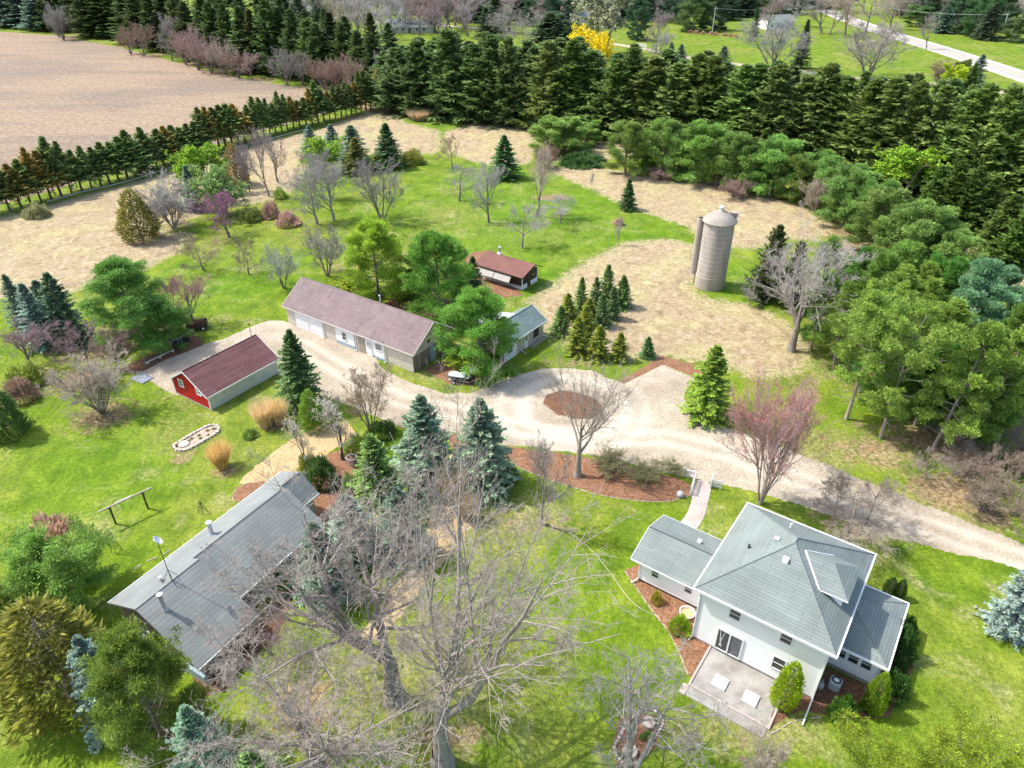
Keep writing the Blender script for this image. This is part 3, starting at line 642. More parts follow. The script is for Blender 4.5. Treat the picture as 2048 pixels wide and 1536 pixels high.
# utilities
ac = empty("air_conditioner", tuple(G(1667, 1376)), haz, "grey round cornered air conditioner unit on the mulch beside the farmhouse", "air conditioner")
m = MB(); m.box((-.4, -.4, .05), (.4, .4, .9)); m.build("casing", M['grey_box'], ac, bevel=.12)
m = MB(); m.lathe([(.30, .905), (.30, .93), (.2, .935), (.2, .91)], 20, closed=False); m.build("fan_guard", M['dark_metal'], ac); MB().box((-.45, -.45, 0), (.45, .45, .05)).build("base", M['concrete'], ac)
m = MB(); m.lathe([(.18, .925), (.05, .95)], 12); m.build("fan_hub", M['white_plastic'], ac)
gm = empty("gas_meter", (0, 0, 0), 0, "small grey gas meter with pipes against the shaded house wall", "gas meter"); gm.parent = hr; gm.parent = None
q = Vector((ha[0], ha[1], 0)); R_ = lambda u, v: (ha[0] + u * math.cos(haz) - v * math.sin(haz), ha[1] + u * math.sin(haz) + v * math.cos(haz), 0)
gm.location = R_(9.5, 1.4); gm.rotation_euler = (0, 0, haz)
m = MB(); m.box((-.12, -.2, .5), (.16, .2, .85)); m.build("meter_body", M['grey_box'], gm, bevel=.04)
m = MB(); m.bar((0, .32, 0), (0, .32, 1.0), .03); m.bar((0, .32, 1.0), (0, .05, 1.0), .03); m.bar((0, -.3, 0), (0, -.3, .7), .03); m.bar((0, -.3, .7), (0, 0, .7), .03); m.bar((0, .05, 1.0), (0, .05, .8), .03); m.build("pipe", M['metal'], gm)
# patio
pt = empty("patio", R_(0, 0), haz, "pale stained concrete patio with a raised border in front of the sliding door", "patio")
MB().box((1.95, -4.3, -.1), (7.45, .44, .07)).build("slab", M['concrete'], pt)
m = MB(); m.box((1.8, -3.35, -.1), (1.945, .44, .16)); m.box((1.8, -3.5, -.1), (7.6, -3.355, .16)); m.box((7.455, -3.35, -.1), (7.6, .44, .16)); m.build("border", M['path'], pt)
m = MB(); m.box((1.5, -4.35, -.1), (1.94, -3.52, .12)); m.build("brick_corner", M['pinkstone'], pt)
for px_, lab in (((1440.6, 1363.5), "square white concrete slab on the patio, nearer the sliding door"), ((1501.5, 1395.8), "square white concrete slab on the patio, nearer the upright evergreen")):
    q = G(px_[0], px_[1], .2); m = MB(); m.box((-.5, -.5, 0), (.5, .5, .13)); o = m.build("concrete_slab", M['white_concrete'], None, bevel=.01, label=lab, cat="slab"); o.location = (q[0], q[1], .072); o.rotation_euler = (0, 0, haz)

# ---- red gabled garage
gr, GL, gaz, ga = frame_root("garage", (413.4, 796.8), (558.7, 717.8), 1.9, "long garage with a red board gable, white side wall and maroon roof", "garage")
gw = MB(); gw.poly([(.35, .3, 0), (9.9, .3, 0), (9.9, .3, 1.95), (.35, .3, 1.95)]); gw.poly([(9.9, 6.7, 0), (.35, 6.7, 0), (.35, 6.7, 1.95), (9.9, 6.7, 1.95)]); gw.poly([(9.9, .3, 0), (9.9, 6.7, 0), (9.9, 6.7, 1.95), (9.9, 3.5, 3.95), (9.9, .3, 1.95)])
gw.build("side_wall", M['pale_siding'], gr)
g2 = MB(); g2.poly([(.35, 6.7, .12), (.35, .3, .12), (.35, .3, 1.95), (.35, 3.5, 3.95), (.35, 6.7, 1.95)]); g2.build("gable_wall", M['red_siding'], gr)
MB().box((.3, .27, 0), (.36, 6.73, .118)).build("base_board", M['concrete'], gr)
gable_roof(gr, 'roof_maroon', 0, GL, 0, 1.95, 3.5, 4.15, 7.0, 1.95, name="roof")
MB().box((.30, .26, .12), (.36, .42, 1.9)).build("corner_board", M['trim'], gr); MB().box((.30, 6.58, .12), (.36, 6.74, 1.9)).build("corner_board", M['trim'], gr)
for vv in (1.85, 5.0): window(gr, .35, vv, 1.55, .62, .78, 'left', 1, 1, fr=.14)
MB().box((2.9, 6.703, 0), (5.6, 6.74, 1.85)).build("garage_door", M['trim'], gr)

# ---- long workshop
lr, LL, laz, la = frame_root("workshop", (563.2, 611.4), (826.7, 710.7), 2.7, "long low workshop with faded mauve roof and tan block walls", "workshop")
walls(MB(), .4, LL - .45, .32, 7.7, 0, 2.62, ridge=(4.0, 5.2)).build("wall", M['stone'], lr)
M['cream'] = simple("cream_trim_paint", (.6, .57, .5), .6, .06)
gable_roof(lr, 'roof_mauve', 0, LL, 0, 2.7, 4.02, 5.42, 8.04, 2.7, name="roof", fascia='cream')
o = MB(); o.box((2.1, .24, .05), (7.25, .316, 2.3)); dd = o.build("garage_door", M['white_plastic'], lr)
o = MB()
for zz in (.6, 1.15, 1.7): o.box((2.12, .228, zz - .012), (7.23, .239, zz + .012))
o.box((4.6, .225, .25), (4.64, .239, 2.1)); o.build("door_groove", M['soffit'], dd); MB().bar((4.72, .2, 1.0), (4.72, .2, 1.25), .02).build("handle", M['dark_metal'], dd)
pn = MB(); pn.box((9.65, .26, .5), (12.9, .316, 2.4)); pn.build("infill_panel", M['white_plastic'], lr); MB().box((9.65, .24, 0), (12.9, .317, .497)).build("lower_panel", M['blue_paint'], lr)
window(lr, 11.2, .26, .95, .62, 1.0, fr=.07)
MB().box((13.6, .28, 0), (14.8, .318, 2.35)).build("plywood_panel", M['wood'], lr)
MB().box((14.9, .26, .3), (18.0, .316, 2.4)).build("entry_panel", M['white_plastic'], lr); MB().box((16.4, .24, 0), (18.0, .317, .297)).build("lower_panel", M['blue_paint'], lr)
d = MB(); d.box((15.1, .20, .02), (16.0, .257, 2.2)); dd = d.build("entry_door", M['white_plastic'], lr); window(dd, 15.55, .20, 1.25, .5, .75, mull=2, vm=2, fr=.03, name="door_window")
window(lr, 17.15, .26, 1.35, .95, .8, mull=2, fr=.07)
for uu in (7.5, 13.2, 18.25): downspout(lr, [(uu, .0, 2.5), (uu, .26, 2.3), (uu, .26, .25), (uu + .05, -.25, .1)])
gg = MB(); U_ = LL - .447; gg.poly([(U_ + .03, .32, 2.3), (U_ + .03, 7.7, 2.3), (U_ + .03, 7.7, 2.62), (U_ + .03, 4.0, 5.18), (U_ + .03, .32, 2.62)]); gg.build("gable_siding", M['cream_siding'], lr)
MB().box((U_ + .03, .3, 2.2), (U_ + .1, 7.72, 2.31)).build("gable_band", M['cream'], lr)
gs = MB(); gs.poly([(U_ + .015, .33, 0), (U_ + .015, 7.69, 0), (U_ + .015, 7.69, 2.2), (U_ + .015, .33, 2.2)]); gs.build("end_wall", M['stone_dark'], lr)
window(lr, U_ + .03, 3.4, 2.75, .95, .62, 'right', 0, 0, fr=.06); window(lr, U_ + .03, 4.7, 2.75, .95, .62, 'right', 0, 0, fr=.06)
MB().box((U_ + .016, 3.5, 0), (U_ + .07, 4.4, 2.0)).build("side_door", M['blue_paint'], lr)
MB().box((U_ + .016, 2.4, .0), (U_ + .3, 2.6, .9)).box((U_ + .016, 5.0, .9), (U_ + .2, 5.25, 1.3)).build("meter_box", M['grey_box'], lr)
MB().bar((U_ + .1, 1.3, 0), (U_ + .1, 1.3, 2.3), .04).bar((U_ + .1, 5.1, 1.3), (U_ + .1, 5.1, 2.6), .03).build("conduit", M['metal'], lr)
uq = loc_of(la, laz, G(770, 603, 5.2)); fl_ = MB(); fl_.bar((uq[0], 4.25, 5.0), (uq[0], 4.25, 6.35), .1, 10).bar((uq[0], 4.25, 6.35), (uq[0], 4.25, 6.5), .17, 10, .05); fl_.build("flue_pipe", M['metal'], lr)

# ---- brown roofed shed
sr, SL, saz, sa = frame_root("garden_shed", (965.5, 532.8), (1043.8, 556.3), 2.3, "dark wooden garden shed with brown roof and a propped awning", "shed")
walls(MB(), -1.0, 6.7, .75, 4.6, 0, 2.3, ridge=(3.1, 3.12)).build("wall", M['dark_siding'], sr)
gable_roof(sr, 'roof_brown', -1.5, 7.3, 0, 2.3, 3.2, 3.35, 5.2, 2.35, fascia='dark_wood', fz=.14)
m = MB(); m.box((-1.02, .70, 0), (6.75, .745, .55)); m.build("skirt_board", M['soffit'], sr); MB().box((6.705, .7, 0), (6.76, 2.0, .7)).build("wainscot", M['white_siding'], sr); MB().box((6.705, 2.9, 0), (6.76, 4.65, .75)).build("wainscot", M['white_siding'], sr)
m = MB(); m.box((6.705, 2.05, .05), (6.75, 2.85, 2.1)); m.build("door", M['dark_wood'], sr)
m = MB()
for (uu, vv) in ((6.73, .74), (6.73, 4.6)): m.box((uu - .06, vv - .06, .7), (uu + .06, vv + .06, 2.3))
m.build("corner_post", M['trim'], sr)
m = MB()
for k in range(2): m.slab([(-.9 + k * 3.1, -.55, 1.25), (2.1 + k * 3.1, -.55, 1.25), (2.1 + k * 3.1, .15, 2.02), (-.9 + k * 3.1, .15, 2.02)], .05)
aw = m.build("awning", siding("slatted_awning", (.40, .37, .34), .16, .55, True), sr)
m = MB()
for uu in (-.8, 2.15, 5.2): m.bar((uu, -.5, 1.2), (uu, .7, .9), .03, 5)
m.build("prop", M['dark_wood'], sr)
window(sr, 6.7, 1.4, .85, .9, 1.0, 'right', 0, 0, fmat='dark_wood'); window(sr, 6.7, 3.7, .85, 1.0, 1.0, 'right', 0, 1, fmat='dark_wood')
uq = loc_of(sa, saz, G(1003, 505, 3.4)); m = MB(); m.box((uq[0] - .3, 3.1, 3.1), (uq[0] + .3, 3.6, 3.55)); m.build("chimney_base", M['trim'], sr); m = MB(); m.bar((uq[0], 3.35, 3.5), (uq[0], 3.35, 4.4), .16, 10); m.bar((uq[0], 3.35, 4.4), (uq[0], 3.35, 4.45), .26, 10); m.build("chimney_pipe", M['grey_box'], sr)

# ---- small teal roofed cottage
tr_, TL, taz, ta = frame_root("cottage", (1044.6, 672.4), (1094.4, 640.2), 2.5, "small tan cottage with teal grey shingle roof behind the big pine", "cottage")
walls(MB(), -3.2, 5.0, .45, 4.4, 0, 2.44, ridge=(2.4, 3.75)).build("wall", siding("tan_siding", (.55, .47, .38), .22, .85), tr_)
gable_roof(tr_, 'roof_teal', -3.6, TL, 0, 2.5, 2.4, 4.0, 4.8, 2.5)
m = MB(); m.slab([(-1.5, 2.6, 3.98), (2.2, 2.6, 3.98), (2.2, 6.6, 3.1), (-1.5, 6.6, 3.1)], .15); m.build("back_roof", M['grey_box'], tr_)
m = MB(); m.box((-1.3, 4.41, 0), (2.0, 6.3, 2.9)); m.build("back_wall", M['pale_siding'], tr_)
window(tr_, 3.55, .45, .85, .95, 1.25, fmat='dark_wood'); m = MB(); m.box((.95, .38, .05), (1.8, .447, 2.1)); dd = m.build("door", M['trim'], tr_); window(dd, 1.37, .38, 1.2, .4, .6, fr=.03, name="door_window")
MB().box((-3.2, .36, .0), (-.6, .447, 2.2)).build("white_panel", M['white_plastic'], tr_); window(tr_, -2, .36, 1.0, .9, .8)
downspout(tr_, [(.3, .0, 2.4), (.3, .38, 2.2), (.3, .38, .3), (.2, -.4, .08)]); downspout(tr_, [(5.2, .0, 2.4), (5.03, .38, 2.2), (5.03, .38, .3), (5.5, -.2, .08)])
MB().box((1.9, -.3, -.05), (4.9, .44, .14)).build("door_step", M['wood'], tr_)

# ---- long grey building
br, BL_, baz, ba = frame_root("ranch_building", (215.6, 1205), (562.5, 943), 3.4, "long grey shingled building with stepped roof sections and two flue pipes", "building")
br.location.z = 0
# sections (u from, u to, near eave v/z, ridge v/z): v runs away from the lawn side, so it is negative towards the big trees
secs = [(0, 5.42, -9.3, 2.08, -3.82, 4.95), (5.42, 14.9, -7.2, 2.45, -3.02, 4.62), (14.9, 17.25, -4.4, 2.75, -2.5, 4.42)]
for k, (u0, u1, vn, zn, vr_, zr_) in enumerate(secs):
    r = MB(); uu0 = u0 + (.003 if k else 0)
    r.slab([(uu0, vn, zn), (u1, vn, zn), (u1, vr_, zr_), (uu0, vr_, zr_)], .16); r.slab([(uu0, vr_, zr_), (u1, vr_, zr_), (u1, 0, 3.4), (uu0, 0, 3.4)], .16)
    ro = r.build("roof_section", M['roof_grey'], br); MB().bar((uu0, vr_, zr_), (u1, vr_, zr_), .05, 5).build("ridge_cap", M['roof_grey'], ro)
    f = MB(); f.box((uu0, vn - .05, zn - .2), (u1, vn - .003, zn - .01)); f.box((uu0, .003, 3.2), (u1, .05, 3.39)); f.build("fascia", M['trim'], ro)
    wl = MB(); a0 = u0 + (.5 if k == 0 else .01); a1 = u1 - (.4 if k < 3 else 0); vv0 = vn + .35
    wl.poly([(a0, vv0, 0), (a1, vv0, 0), (a1, vv0, zn - .05), (a0, vv0, zn - .05)]); wl.poly([(a1, -.35, 0), (a0, -.35, 0), (a0, -.35, 3.1), (a1, -.35, 3.1)])
    wl.poly([(a0, -.35, 0), (a0, vv0, 0), (a0, vv0, zn - .05), (a0, vr_, zr_ - .25), (a0, -.35, 3.1)]); wl.poly([(a1, vv0, 0), (a1, -.35, 0), (a1, -.35, 3.1), (a1, vr_, zr_ - .25), (a1, vv0, zn - .05)])
    wl.build("wall", M['cream_siding'] if k else M['stone_dark'], br)
m = MB(); m.box((.2, -9.2, 0), (.45, -.5, .85)); m.build("retaining_ledge", M['blue_paint'], br)
m = MB(); m.bar((.1, -4.0, 2.6), (.1, -6.0, 2.2), .06); m.build("downspout", M['trim'], br)
window(br, .5, -2.6, 1.5, 1.2, 1.0, 'left', 0, 1); 
for uu in (1.6, 2.9, 4.2): window(br, uu, -8.95, .8, .8, .9, 'front', 1)
for uu in (6.6, 9.0, 11.5): window(br, uu, -6.85, .9, 1.3, 1.1, 'front', 1, 1)
def flue(px_, ht, r, name="flue_pipe"):
    z = 4.2
    for _ in range(12):
        q = G(px_[0], px_[1], z); u_, v_ = loc_of(ba, baz, q); z = 3.4 + (-v_) * .41 if v_ > -3.8 else 4.95 - (-v_ - 3.82) * .524
    m = MB(); m.bar((u_, v_, z - .1), (u_, v_, z + ht), r, 12).bar((u_, v_, z + ht + .03), (u_, v_, z + ht + .18), r * 1.5, 12).bar((u_, v_, z - .1), (u_, v_, z + .14), r * 2, 12, r)
    m.build(name, M['metal'], br); return u_, v_, z
flue((330, 1218), 1.35, .15); flue((424, 1068), 1.1, .17)
u_, v_, z = flue((323, 1162), .25, .09, "vent_pipe")
# dish mast
q = (0, 0); z = 4.9; 
for _ in range(10): q = G(343, 1160, z); um, vm_ = loc_of(ba, baz, q)
m = MB(); m.bar((um, vm_, 4.8), (um, vm_, 8.6), .03, 6); ms = empty("antenna_mast", (0, 0, 0), 0, "thin mast with a white dish standing on the grey ridge", "antenna")
ms.location = (ba[0] + um * math.cos(baz) - vm_ * math.sin(baz), ba[1] + um * math.sin(baz) + vm_ * math.cos(baz), z - .05); ms.rotation_euler = (0, 0, baz)
m = MB(); m.bar((0, 0, 0), (0, 0, 3.9), .028, 6); m.build("mast", M['dark_metal'], ms)
m = MB()
for a_ in (.3, 2.4, 4.5): m.bar((.75 * math.cos(a_), .75 * math.sin(a_), -.3), (0, 0, 1.1), .02, 5)
m.build("tripod", M['dark_metal'], ms)
m = MB(); m.lathe([(.01, -.08), (.18, -.05), (.33, .04), (.38, .12)], 18, closed=False); ds = m.build("dish", M['white_plastic'], ms); ds.location = (0, 0, 4.0); ds.rotation_euler = (math.radians(50), 0, math.radians(60)); sm = ds.modifiers.new("solid", 'SOLIDIFY'); sm.thickness = .02

# ---- silo
sc_ = G(1418.5, 571); si = empty("silo", tuple(sc_), 0, "tall round concrete silo with domed cap and a side chute", "silo")
def silo_mat():
    t = NT("silo_concrete_staves"); v = t.coord("Object"); sp = t.n("SeparateXYZ"); t.l(v, sp.inputs[0])
    f = t.math('FRACT', t.math('DIVIDE', sp.outputs[2], .38)); ln = t.sstep(t.math('ABSOLUTE', t.math('SUBTRACT', f, .5)), .40, .5)
    vs = t.coord("Object", (1, 1, .25)); n = t.noise(vs, 1.1, 5, .6); n2 = t.noise(v, 5, 4)
    c = t.ramp(n, [(.3, (.30, .255, .21)), (.6, (.42, .37, .32)), (.8, (.48, .43, .38))]); c = t.mix(.5, c, t.ramp(n2, [(.3, (.8,) * 3), (.7, (1.15,) * 3)]), 'MULTIPLY')
    c = t.mix(t.math('MULTIPLY', ln, .4), c, (.2, .18, .16)); base_ = t.sstep(sp.outputs[2], 1.9, 1.2); c = t.mix(t.math('MULTIPLY', base_, .35), c, (.33, .27, .21))
    t.base(c); t.p.inputs["Roughness"].default_value = .9; t.bump(t.math('SUBTRACT', n2, ln), .4, .03); return t.m
M['silo'] = silo_mat()
m = MB(); m.lathe([(2.18, 0), (2.2, 1.9), (2.14, 1.95), (2.14, 10.05)], 40); m.build("wall", M['silo'], si, smooth=True)
m = MB(); m.lathe([(2.42, 9.98), (2.44, 10.06), (2.15, 10.45), (1.55, 10.95), (.85, 11.32), (.35, 11.5)], 40); m.build("dome", concrete("dome_concrete", (.26, .225, .19), (.36, .32, .275)), si, smooth=True)
m = MB(); m.bar((0, 0, 11.4), (0, 0, 12.0), .3, 14).bar((0, 0, 12.0), (0, 0, 12.18), .42, 14, .3); m.build("vent_cap", M['soffit'], si)
m = MB(); m.slab([(1.3, -.6, 11.35), (2.7, -.6, 11.25), (2.7, .5, 11.25), (1.3, .5, 11.35)], .06); m.box((1.35, -.5, 10.6), (2.25, -.44, 11.27)).box((1.35, .34, 10.6), (2.25, .4, 11.27)); m.build("dome_hatch", M['wood'], si)
ca = math.radians(160); cx, cy = 2.14 * math.cos(ca) - .42, 2.14 * math.sin(ca) + .16
m = MB(); m.bar((cx, cy, 1.6), (cx, cy, 10.15), .48, 16); m.build("chute", M['silo'], si, smooth=True); m = MB(); m.bar((cx, cy, 10.151), (cx, cy, 10.2), .36, 12); m.build("chute_opening", M['black'], si)
m = MB(); m.bar((cx + .3, cy + .1, 0), (cx + .3, cy + .1, 1.7), .06); m.build("ladder_rail", M['dark_metal'], si)
m = MB()
for k in range(11): z_ = 2.4 + k * .72; m.lathe([(2.142, z_), (2.156, z_ + .005), (2.156, z_ + .025), (2.142, z_ + .03)], 40, closed=False)
m.build("hoop", M['soffit'], si)

# ------------------------------------------------------------------ plant kit
def nrmz(a): return a / (np.linalg.norm(a, axis=-1, keepdims=True) + 1e-9)
def perp(d, r):
    x = r.normal(size=d.shape); x -= (x * d).sum(-1, keepdims=True) * d; return nrmz(x)
def tubes(A, B, RA, RB, n):
    m = len(A); d = nrmz(B - A); ref = np.where(np.abs(d[:, 2:3]) < .9, [[0, 0, 1.]], [[1., 0, 0]]); x = nrmz(np.cross(d, ref)); y = np.cross(d, x)
    t = 2 * np.pi * np.arange(n) / n; ring = x[:, None, :] * np.cos(t)[None, :, None] + y[:, None, :] * np.sin(t)[None, :, None]
    V = np.concatenate([A[:, None] + ring * RA[:, None, None], B[:, None] + ring * RB[:, None, None]], 1).reshape(-1, 3)
    b = (np.arange(m) * 2 * n)[:, None]; i = np.arange(n)[None]; j = (i + 1) % n
    Q = np.stack([b + j, b + i, b + n + i, b + n + j], -1).reshape(-1, 4); return V, Q
def curves(S_, D, L, k, wob, up, r):
    P_ = np.zeros((len(S_), k + 1, 3)); P_[:, 0] = S_; T = np.zeros((len(S_), k, 3)); d = D
    for i in range(k):
        d = nrmz(d + wob * r.normal(size=d.shape) + np.array([0, 0, up])); T[:, i] = d; P_[:, i + 1] = P_[:, i] + d * (L / k)[:, None]
    return P_, T
class Acc:
    def __init__(s): s.V = []; s.Q = []; s.n = 0; s.v = []
    def add(s, V, Q, v=None):
        s.V.append(V); s.Q.append(Q + s.n); s.n += len(V); s.v.append(np.zeros(len(V)) if v is None else v)
    def mesh(s, name, mat, smooth=False):
        return raw_mesh(name, np.concatenate(s.V), [np.concatenate(s.Q)], mat, dict(v=np.concatenate(s.v)), smooth)
def tube_curves(acc, P_, R0, R1, n):
    k = P_.shape[1] - 1
    for i in range(k):
        a = R0 + (R1 - R0) * i / k; b = R0 + (R1 - R0) * (i + 1) / k; V, Q = tubes(P_[:, i], P_[:, i + 1], a, b, n); acc.add(V, Q)
def kids(P_, T, L, R0, R1, c, t0, t1, ang, lf, r, flat=0):
    m, k = T.shape[:2]; t = r.uniform(t0, t1, (m, c)); f = t * k; i = np.minimum(f.astype(int), k - 1); fr = f - i
    mi = np.arange(m)[:, None]; st = P_[mi, i] * (1 - fr[..., None]) + P_[mi, i + 1] * fr[..., None]; tg = T[mi, i]
    a = np.radians(r.uniform(*ang, (m, c)))[..., None]; pp = perp(tg, r); pp[..., 2] *= (1 - flat); pp = nrmz(pp)
    d = nrmz(tg * np.cos(a) + pp * np.sin(a)); ln = L[:, None] * lf * r.uniform(.65, 1.15, (m, c)) * (1.15 - .55 * t)
    rad = (R0[:, None] + (R1 - R0)[:, None] * t)
    return st.reshape(-1, 3), d.reshape(-1, 3), ln.ravel(), rad.ravel()
def sprigs(acc, p, d, side, l, w, v, fold=.25):
    """small folded leaf/needle sprays"""
    l = l[:, None]; w = w[:, None]; nn = nrmz(np.cross(d, side)); mid = p + d * l * .45
    V = np.stack([p, mid + side * w - nn * w * fold, p + d * l, mid - side * w - nn * w * fold], 1).reshape(-1, 3)
    Q = np.arange(len(p) * 4).reshape(-1, 4); acc.add(V, Q, np.repeat(v, 4))

PROTO = {}
def finish(key, trunk, crown, name_c="crown"):
    V = np.concatenate(crown.V + trunk.V); hgt = V[:, 2].max(); cv = np.concatenate(crown.V); rad = np.percentile(np.hypot(cv[:, 0], cv[:, 1]), 96)
    PROTO[key] = dict(h=float(hgt), r=float(rad)); return PROTO[key]

def bare_tree(key, seed, Hh=10., stems=1, trunk=.18, lean=.05, r0=.2, limbs=6, ang=(25, 50), up=.06, c=(6, 6, 5, 4), lf=(.62, .55, .5, .5), wob=.12, tw=.012, tang=(25, 55), droop=0., leaf=0, leafsize=.18, limb_len=.75, lt=(.35, 1.), tmin=.15, leader=.55, taper=.16):
    r = np.random.default_rng(seed); tk = Acc(); cr = Acc()
    if stems == 1:
        D = nrmz(np.array([[r.normal() * lean, r.normal() * lean, 1.]])); Lh = np.array([Hh * (trunk + leader)])
    else:
        a = np.arange(stems) * 2 * np.pi / stems + r.uniform(0, 1, stems); sp = np.tan(np.radians(r.uniform(8, 24, stems))); D = nrmz(np.stack([np.cos(a) * sp, np.sin(a) * sp, np.ones(stems)], 1)); Lh = np.full(stems, Hh * .8) * r.uniform(.8, 1.05, stems)
    S_ = np.zeros((len(D), 3)); S_[:, :2] = D[:, :2] * r0 * (2 if stems > 1 else 0); S_[:, 2] = -.15
    P_, T = curves(S_, D, Lh, 7, .05, .02, r); R0 = np.full(len(D), r0 if stems == 1 else r0 * .6); R1 = R0 * .22
    tube_curves(tk, P_, R0, R1, 8)
    if stems == 1: V, Q = tubes(np.array([[0, 0, -.2]]), np.array([[0, 0, 1.1]]) , np.array([r0 * 1.35]), np.array([r0 * .93]), 8); tk.add(V, Q)
    L = Lh; lvl = [(limbs,) + (ang,)] + [(x,) + (tang,) for x in c]
    lfs = (limb_len,) + tuple(lf)
    for q, (cn, an) in enumerate(lvl):
        t0 = trunk / (trunk + leader) if (q == 0 and stems == 1) else (lt[0] if q == 0 else tmin)
        st, d, ln, rad = kids(P_, T, L, R0, R1, cn, t0, 1., an, lfs[q], r)
        if q == 0: ln = np.maximum(ln, L.max() * lfs[0] * .45)
        k = [5, 4, 3, 3, 2][min(q, 4)]; P_, T = curves(st, d, ln, k, wob, up if q < 3 else up - droop, r); L = ln
        R0 = np.maximum(rad * .62, tw); R1 = np.maximum(R0 * (taper if q == 0 else .25), tw * .55)
        tube_curves(tk if q == 0 else cr, P_, R0, R1, 6 if q == 0 else (4 if q == 1 else 3))
    if leaf:
        m = r.integers(0, len(P_), leaf); t = r.uniform(0, 1, leaf)[:, None]; p = P_[m, 0] * (1 - t) + P_[m, -1] * t + r.normal(size=(leaf, 3)) * .12
        d = nrmz(r.normal(size=(leaf, 3)) + [0, 0, .3]); fl_ = Acc(); sprigs(fl_, p, d, perp(d, r), np.full(leaf, leafsize) * r.uniform(.6, 1.3, leaf), np.full(leaf, leafsize * .38), r.uniform(0, 1, leaf))
        pr_ = finish(key, tk, cr); pr_['leaf'] = fl_.mesh(key + "_leaves", FOL)
    pr_ = finish(key, tk, cr); 
    if leaf: pr_['leaf'] = fl_.mesh("leaves", FOL)
    pr_['trunk'] = tk.mesh("trunk", BARK, True); pr_['crown'] = cr.mesh("twigs", BARK); pr_['kind'] = 'bare'

def trunk_acc(r, h, r0, top=.95, lean=.02, n=8):
    tk = Acc(); P_, T = curves(np.array([[0, 0, -.15]]), nrmz(np.array([[r.normal() * lean, r.normal() * lean, 1.]])), np.array([h * top]), 8, .02, .02, r)
    tube_curves(tk, P_, np.array([r0]), np.array([r0 * .15]), n); return tk, P_[0]
def conifer(key, seed, Hh=10., R=2.6, nb=230, e=(-12, 45), z0=.06, power=.85, sl=.42, sw=.1, per=13, droop=.12, gap=0, jit=.16, fan=55, r0=.16, zj=.008, ej=6, nv=.16):
    """spruce/fir: whorled branches, each with side sprays"""
    r = np.random.default_rng(seed); tk, tp = trunk_acc(r, Hh, r0); cr = Acc()
    z = z0 + (1 - z0) * (np.arange(nb) / nb) ** 1.0; z = np.clip(z + r.normal(size=nb) * zj, z0, .985); f = 1 - (z - z0) / (1 - z0)
    az = np.arange(nb) * 2.399963 + r.normal(size=nb) * .3; lump = .82 + .36 * vnoise(az * 1.3 + 10, z * 9, seed)
    L = (R * f ** power * lump * r.uniform(1 - jit, 1 + jit, nb) + .12); el = np.radians(e[0] + (e[1] - e[0]) * (1 - f) ** 1.4 + r.normal(size=nb) * ej)
    D = np.stack([np.cos(az) * np.cos(el), np.sin(az) * np.cos(el), np.sin(el)], 1); S_ = np.stack([np.zeros(nb), np.zeros(nb), z * Hh], 1)
    k = 6; P_ = np.zeros((nb, k + 1, 3)); P_[:, 0] = S_; T = np.zeros((nb, k, 3))
    for i in range(k):
        dz = -droop * (1 - i / k * 1.9); d = nrmz(D + np.array([0, 0, 1.]) * dz + r.normal(size=D.shape) * .05); T[:, i] = d; P_[:, i + 1] = P_[:, i] + d * (L / k)[:, None]
    tube_curves(tk, P_[:, :5], np.full(nb, .03) * (f + .3), np.full(nb, .01), 3)
    for side in (-1, 0, 1):
        m = per if side else per // 2 + 2
        t = r.uniform(.12 if side else .3, 1.02, (nb, m)); fi = np.clip(t, 0, .999) * k; i = fi.astype(int); fr = (fi - i)[..., None]; mi = np.arange(nb)[:, None]
        p = P_[mi, i] * (1 - fr) + P_[mi, i + 1] * fr; tg = T[mi, i]; sd = nrmz(np.cross(tg, np.array([0, 0, 1.])))
        a = np.radians(fan * side + r.normal(size=(nb, m)) * 14)[..., None]; d = nrmz(tg * np.cos(a) + sd * np.sin(a) + np.array([0, 0, 1.]) * r.normal(.03, nv, (nb, m))[..., None])
        ll = sl * (.55 + .75 * (1 - t)) * (.45 + .75 * f[:, None]) * r.uniform(.7, 1.25, (nb, m)) + .1
        dn = d.reshape(-1, 3); up_ = nrmz(np.array([0, 0, 1.]) + r.normal(size=dn.shape) * .45); sidev = nrmz(np.cross(dn, up_))
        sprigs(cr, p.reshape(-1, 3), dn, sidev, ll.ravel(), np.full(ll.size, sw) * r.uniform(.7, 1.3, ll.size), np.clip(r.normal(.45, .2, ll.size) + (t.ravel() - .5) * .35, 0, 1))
    m = 40; zz = Hh * r.uniform(.9, 1.0, m); az = r.uniform(0, 6.28, m); d = nrmz(np.stack([np.cos(az) * .45, np.sin(az) * .45, np.ones(m)], 1)); sprigs(cr, np.stack([zz * 0, zz * 0, zz - .15], 1), d, perp(d, r), np.full(m, .3), np.full(m, .06), np.full(m, .6))
    pr_ = finish(key, tk, cr); pr_['trunk'] = tk.mesh("trunk", BARK); pr_['crown'] = cr.mesh("crown", FOL)
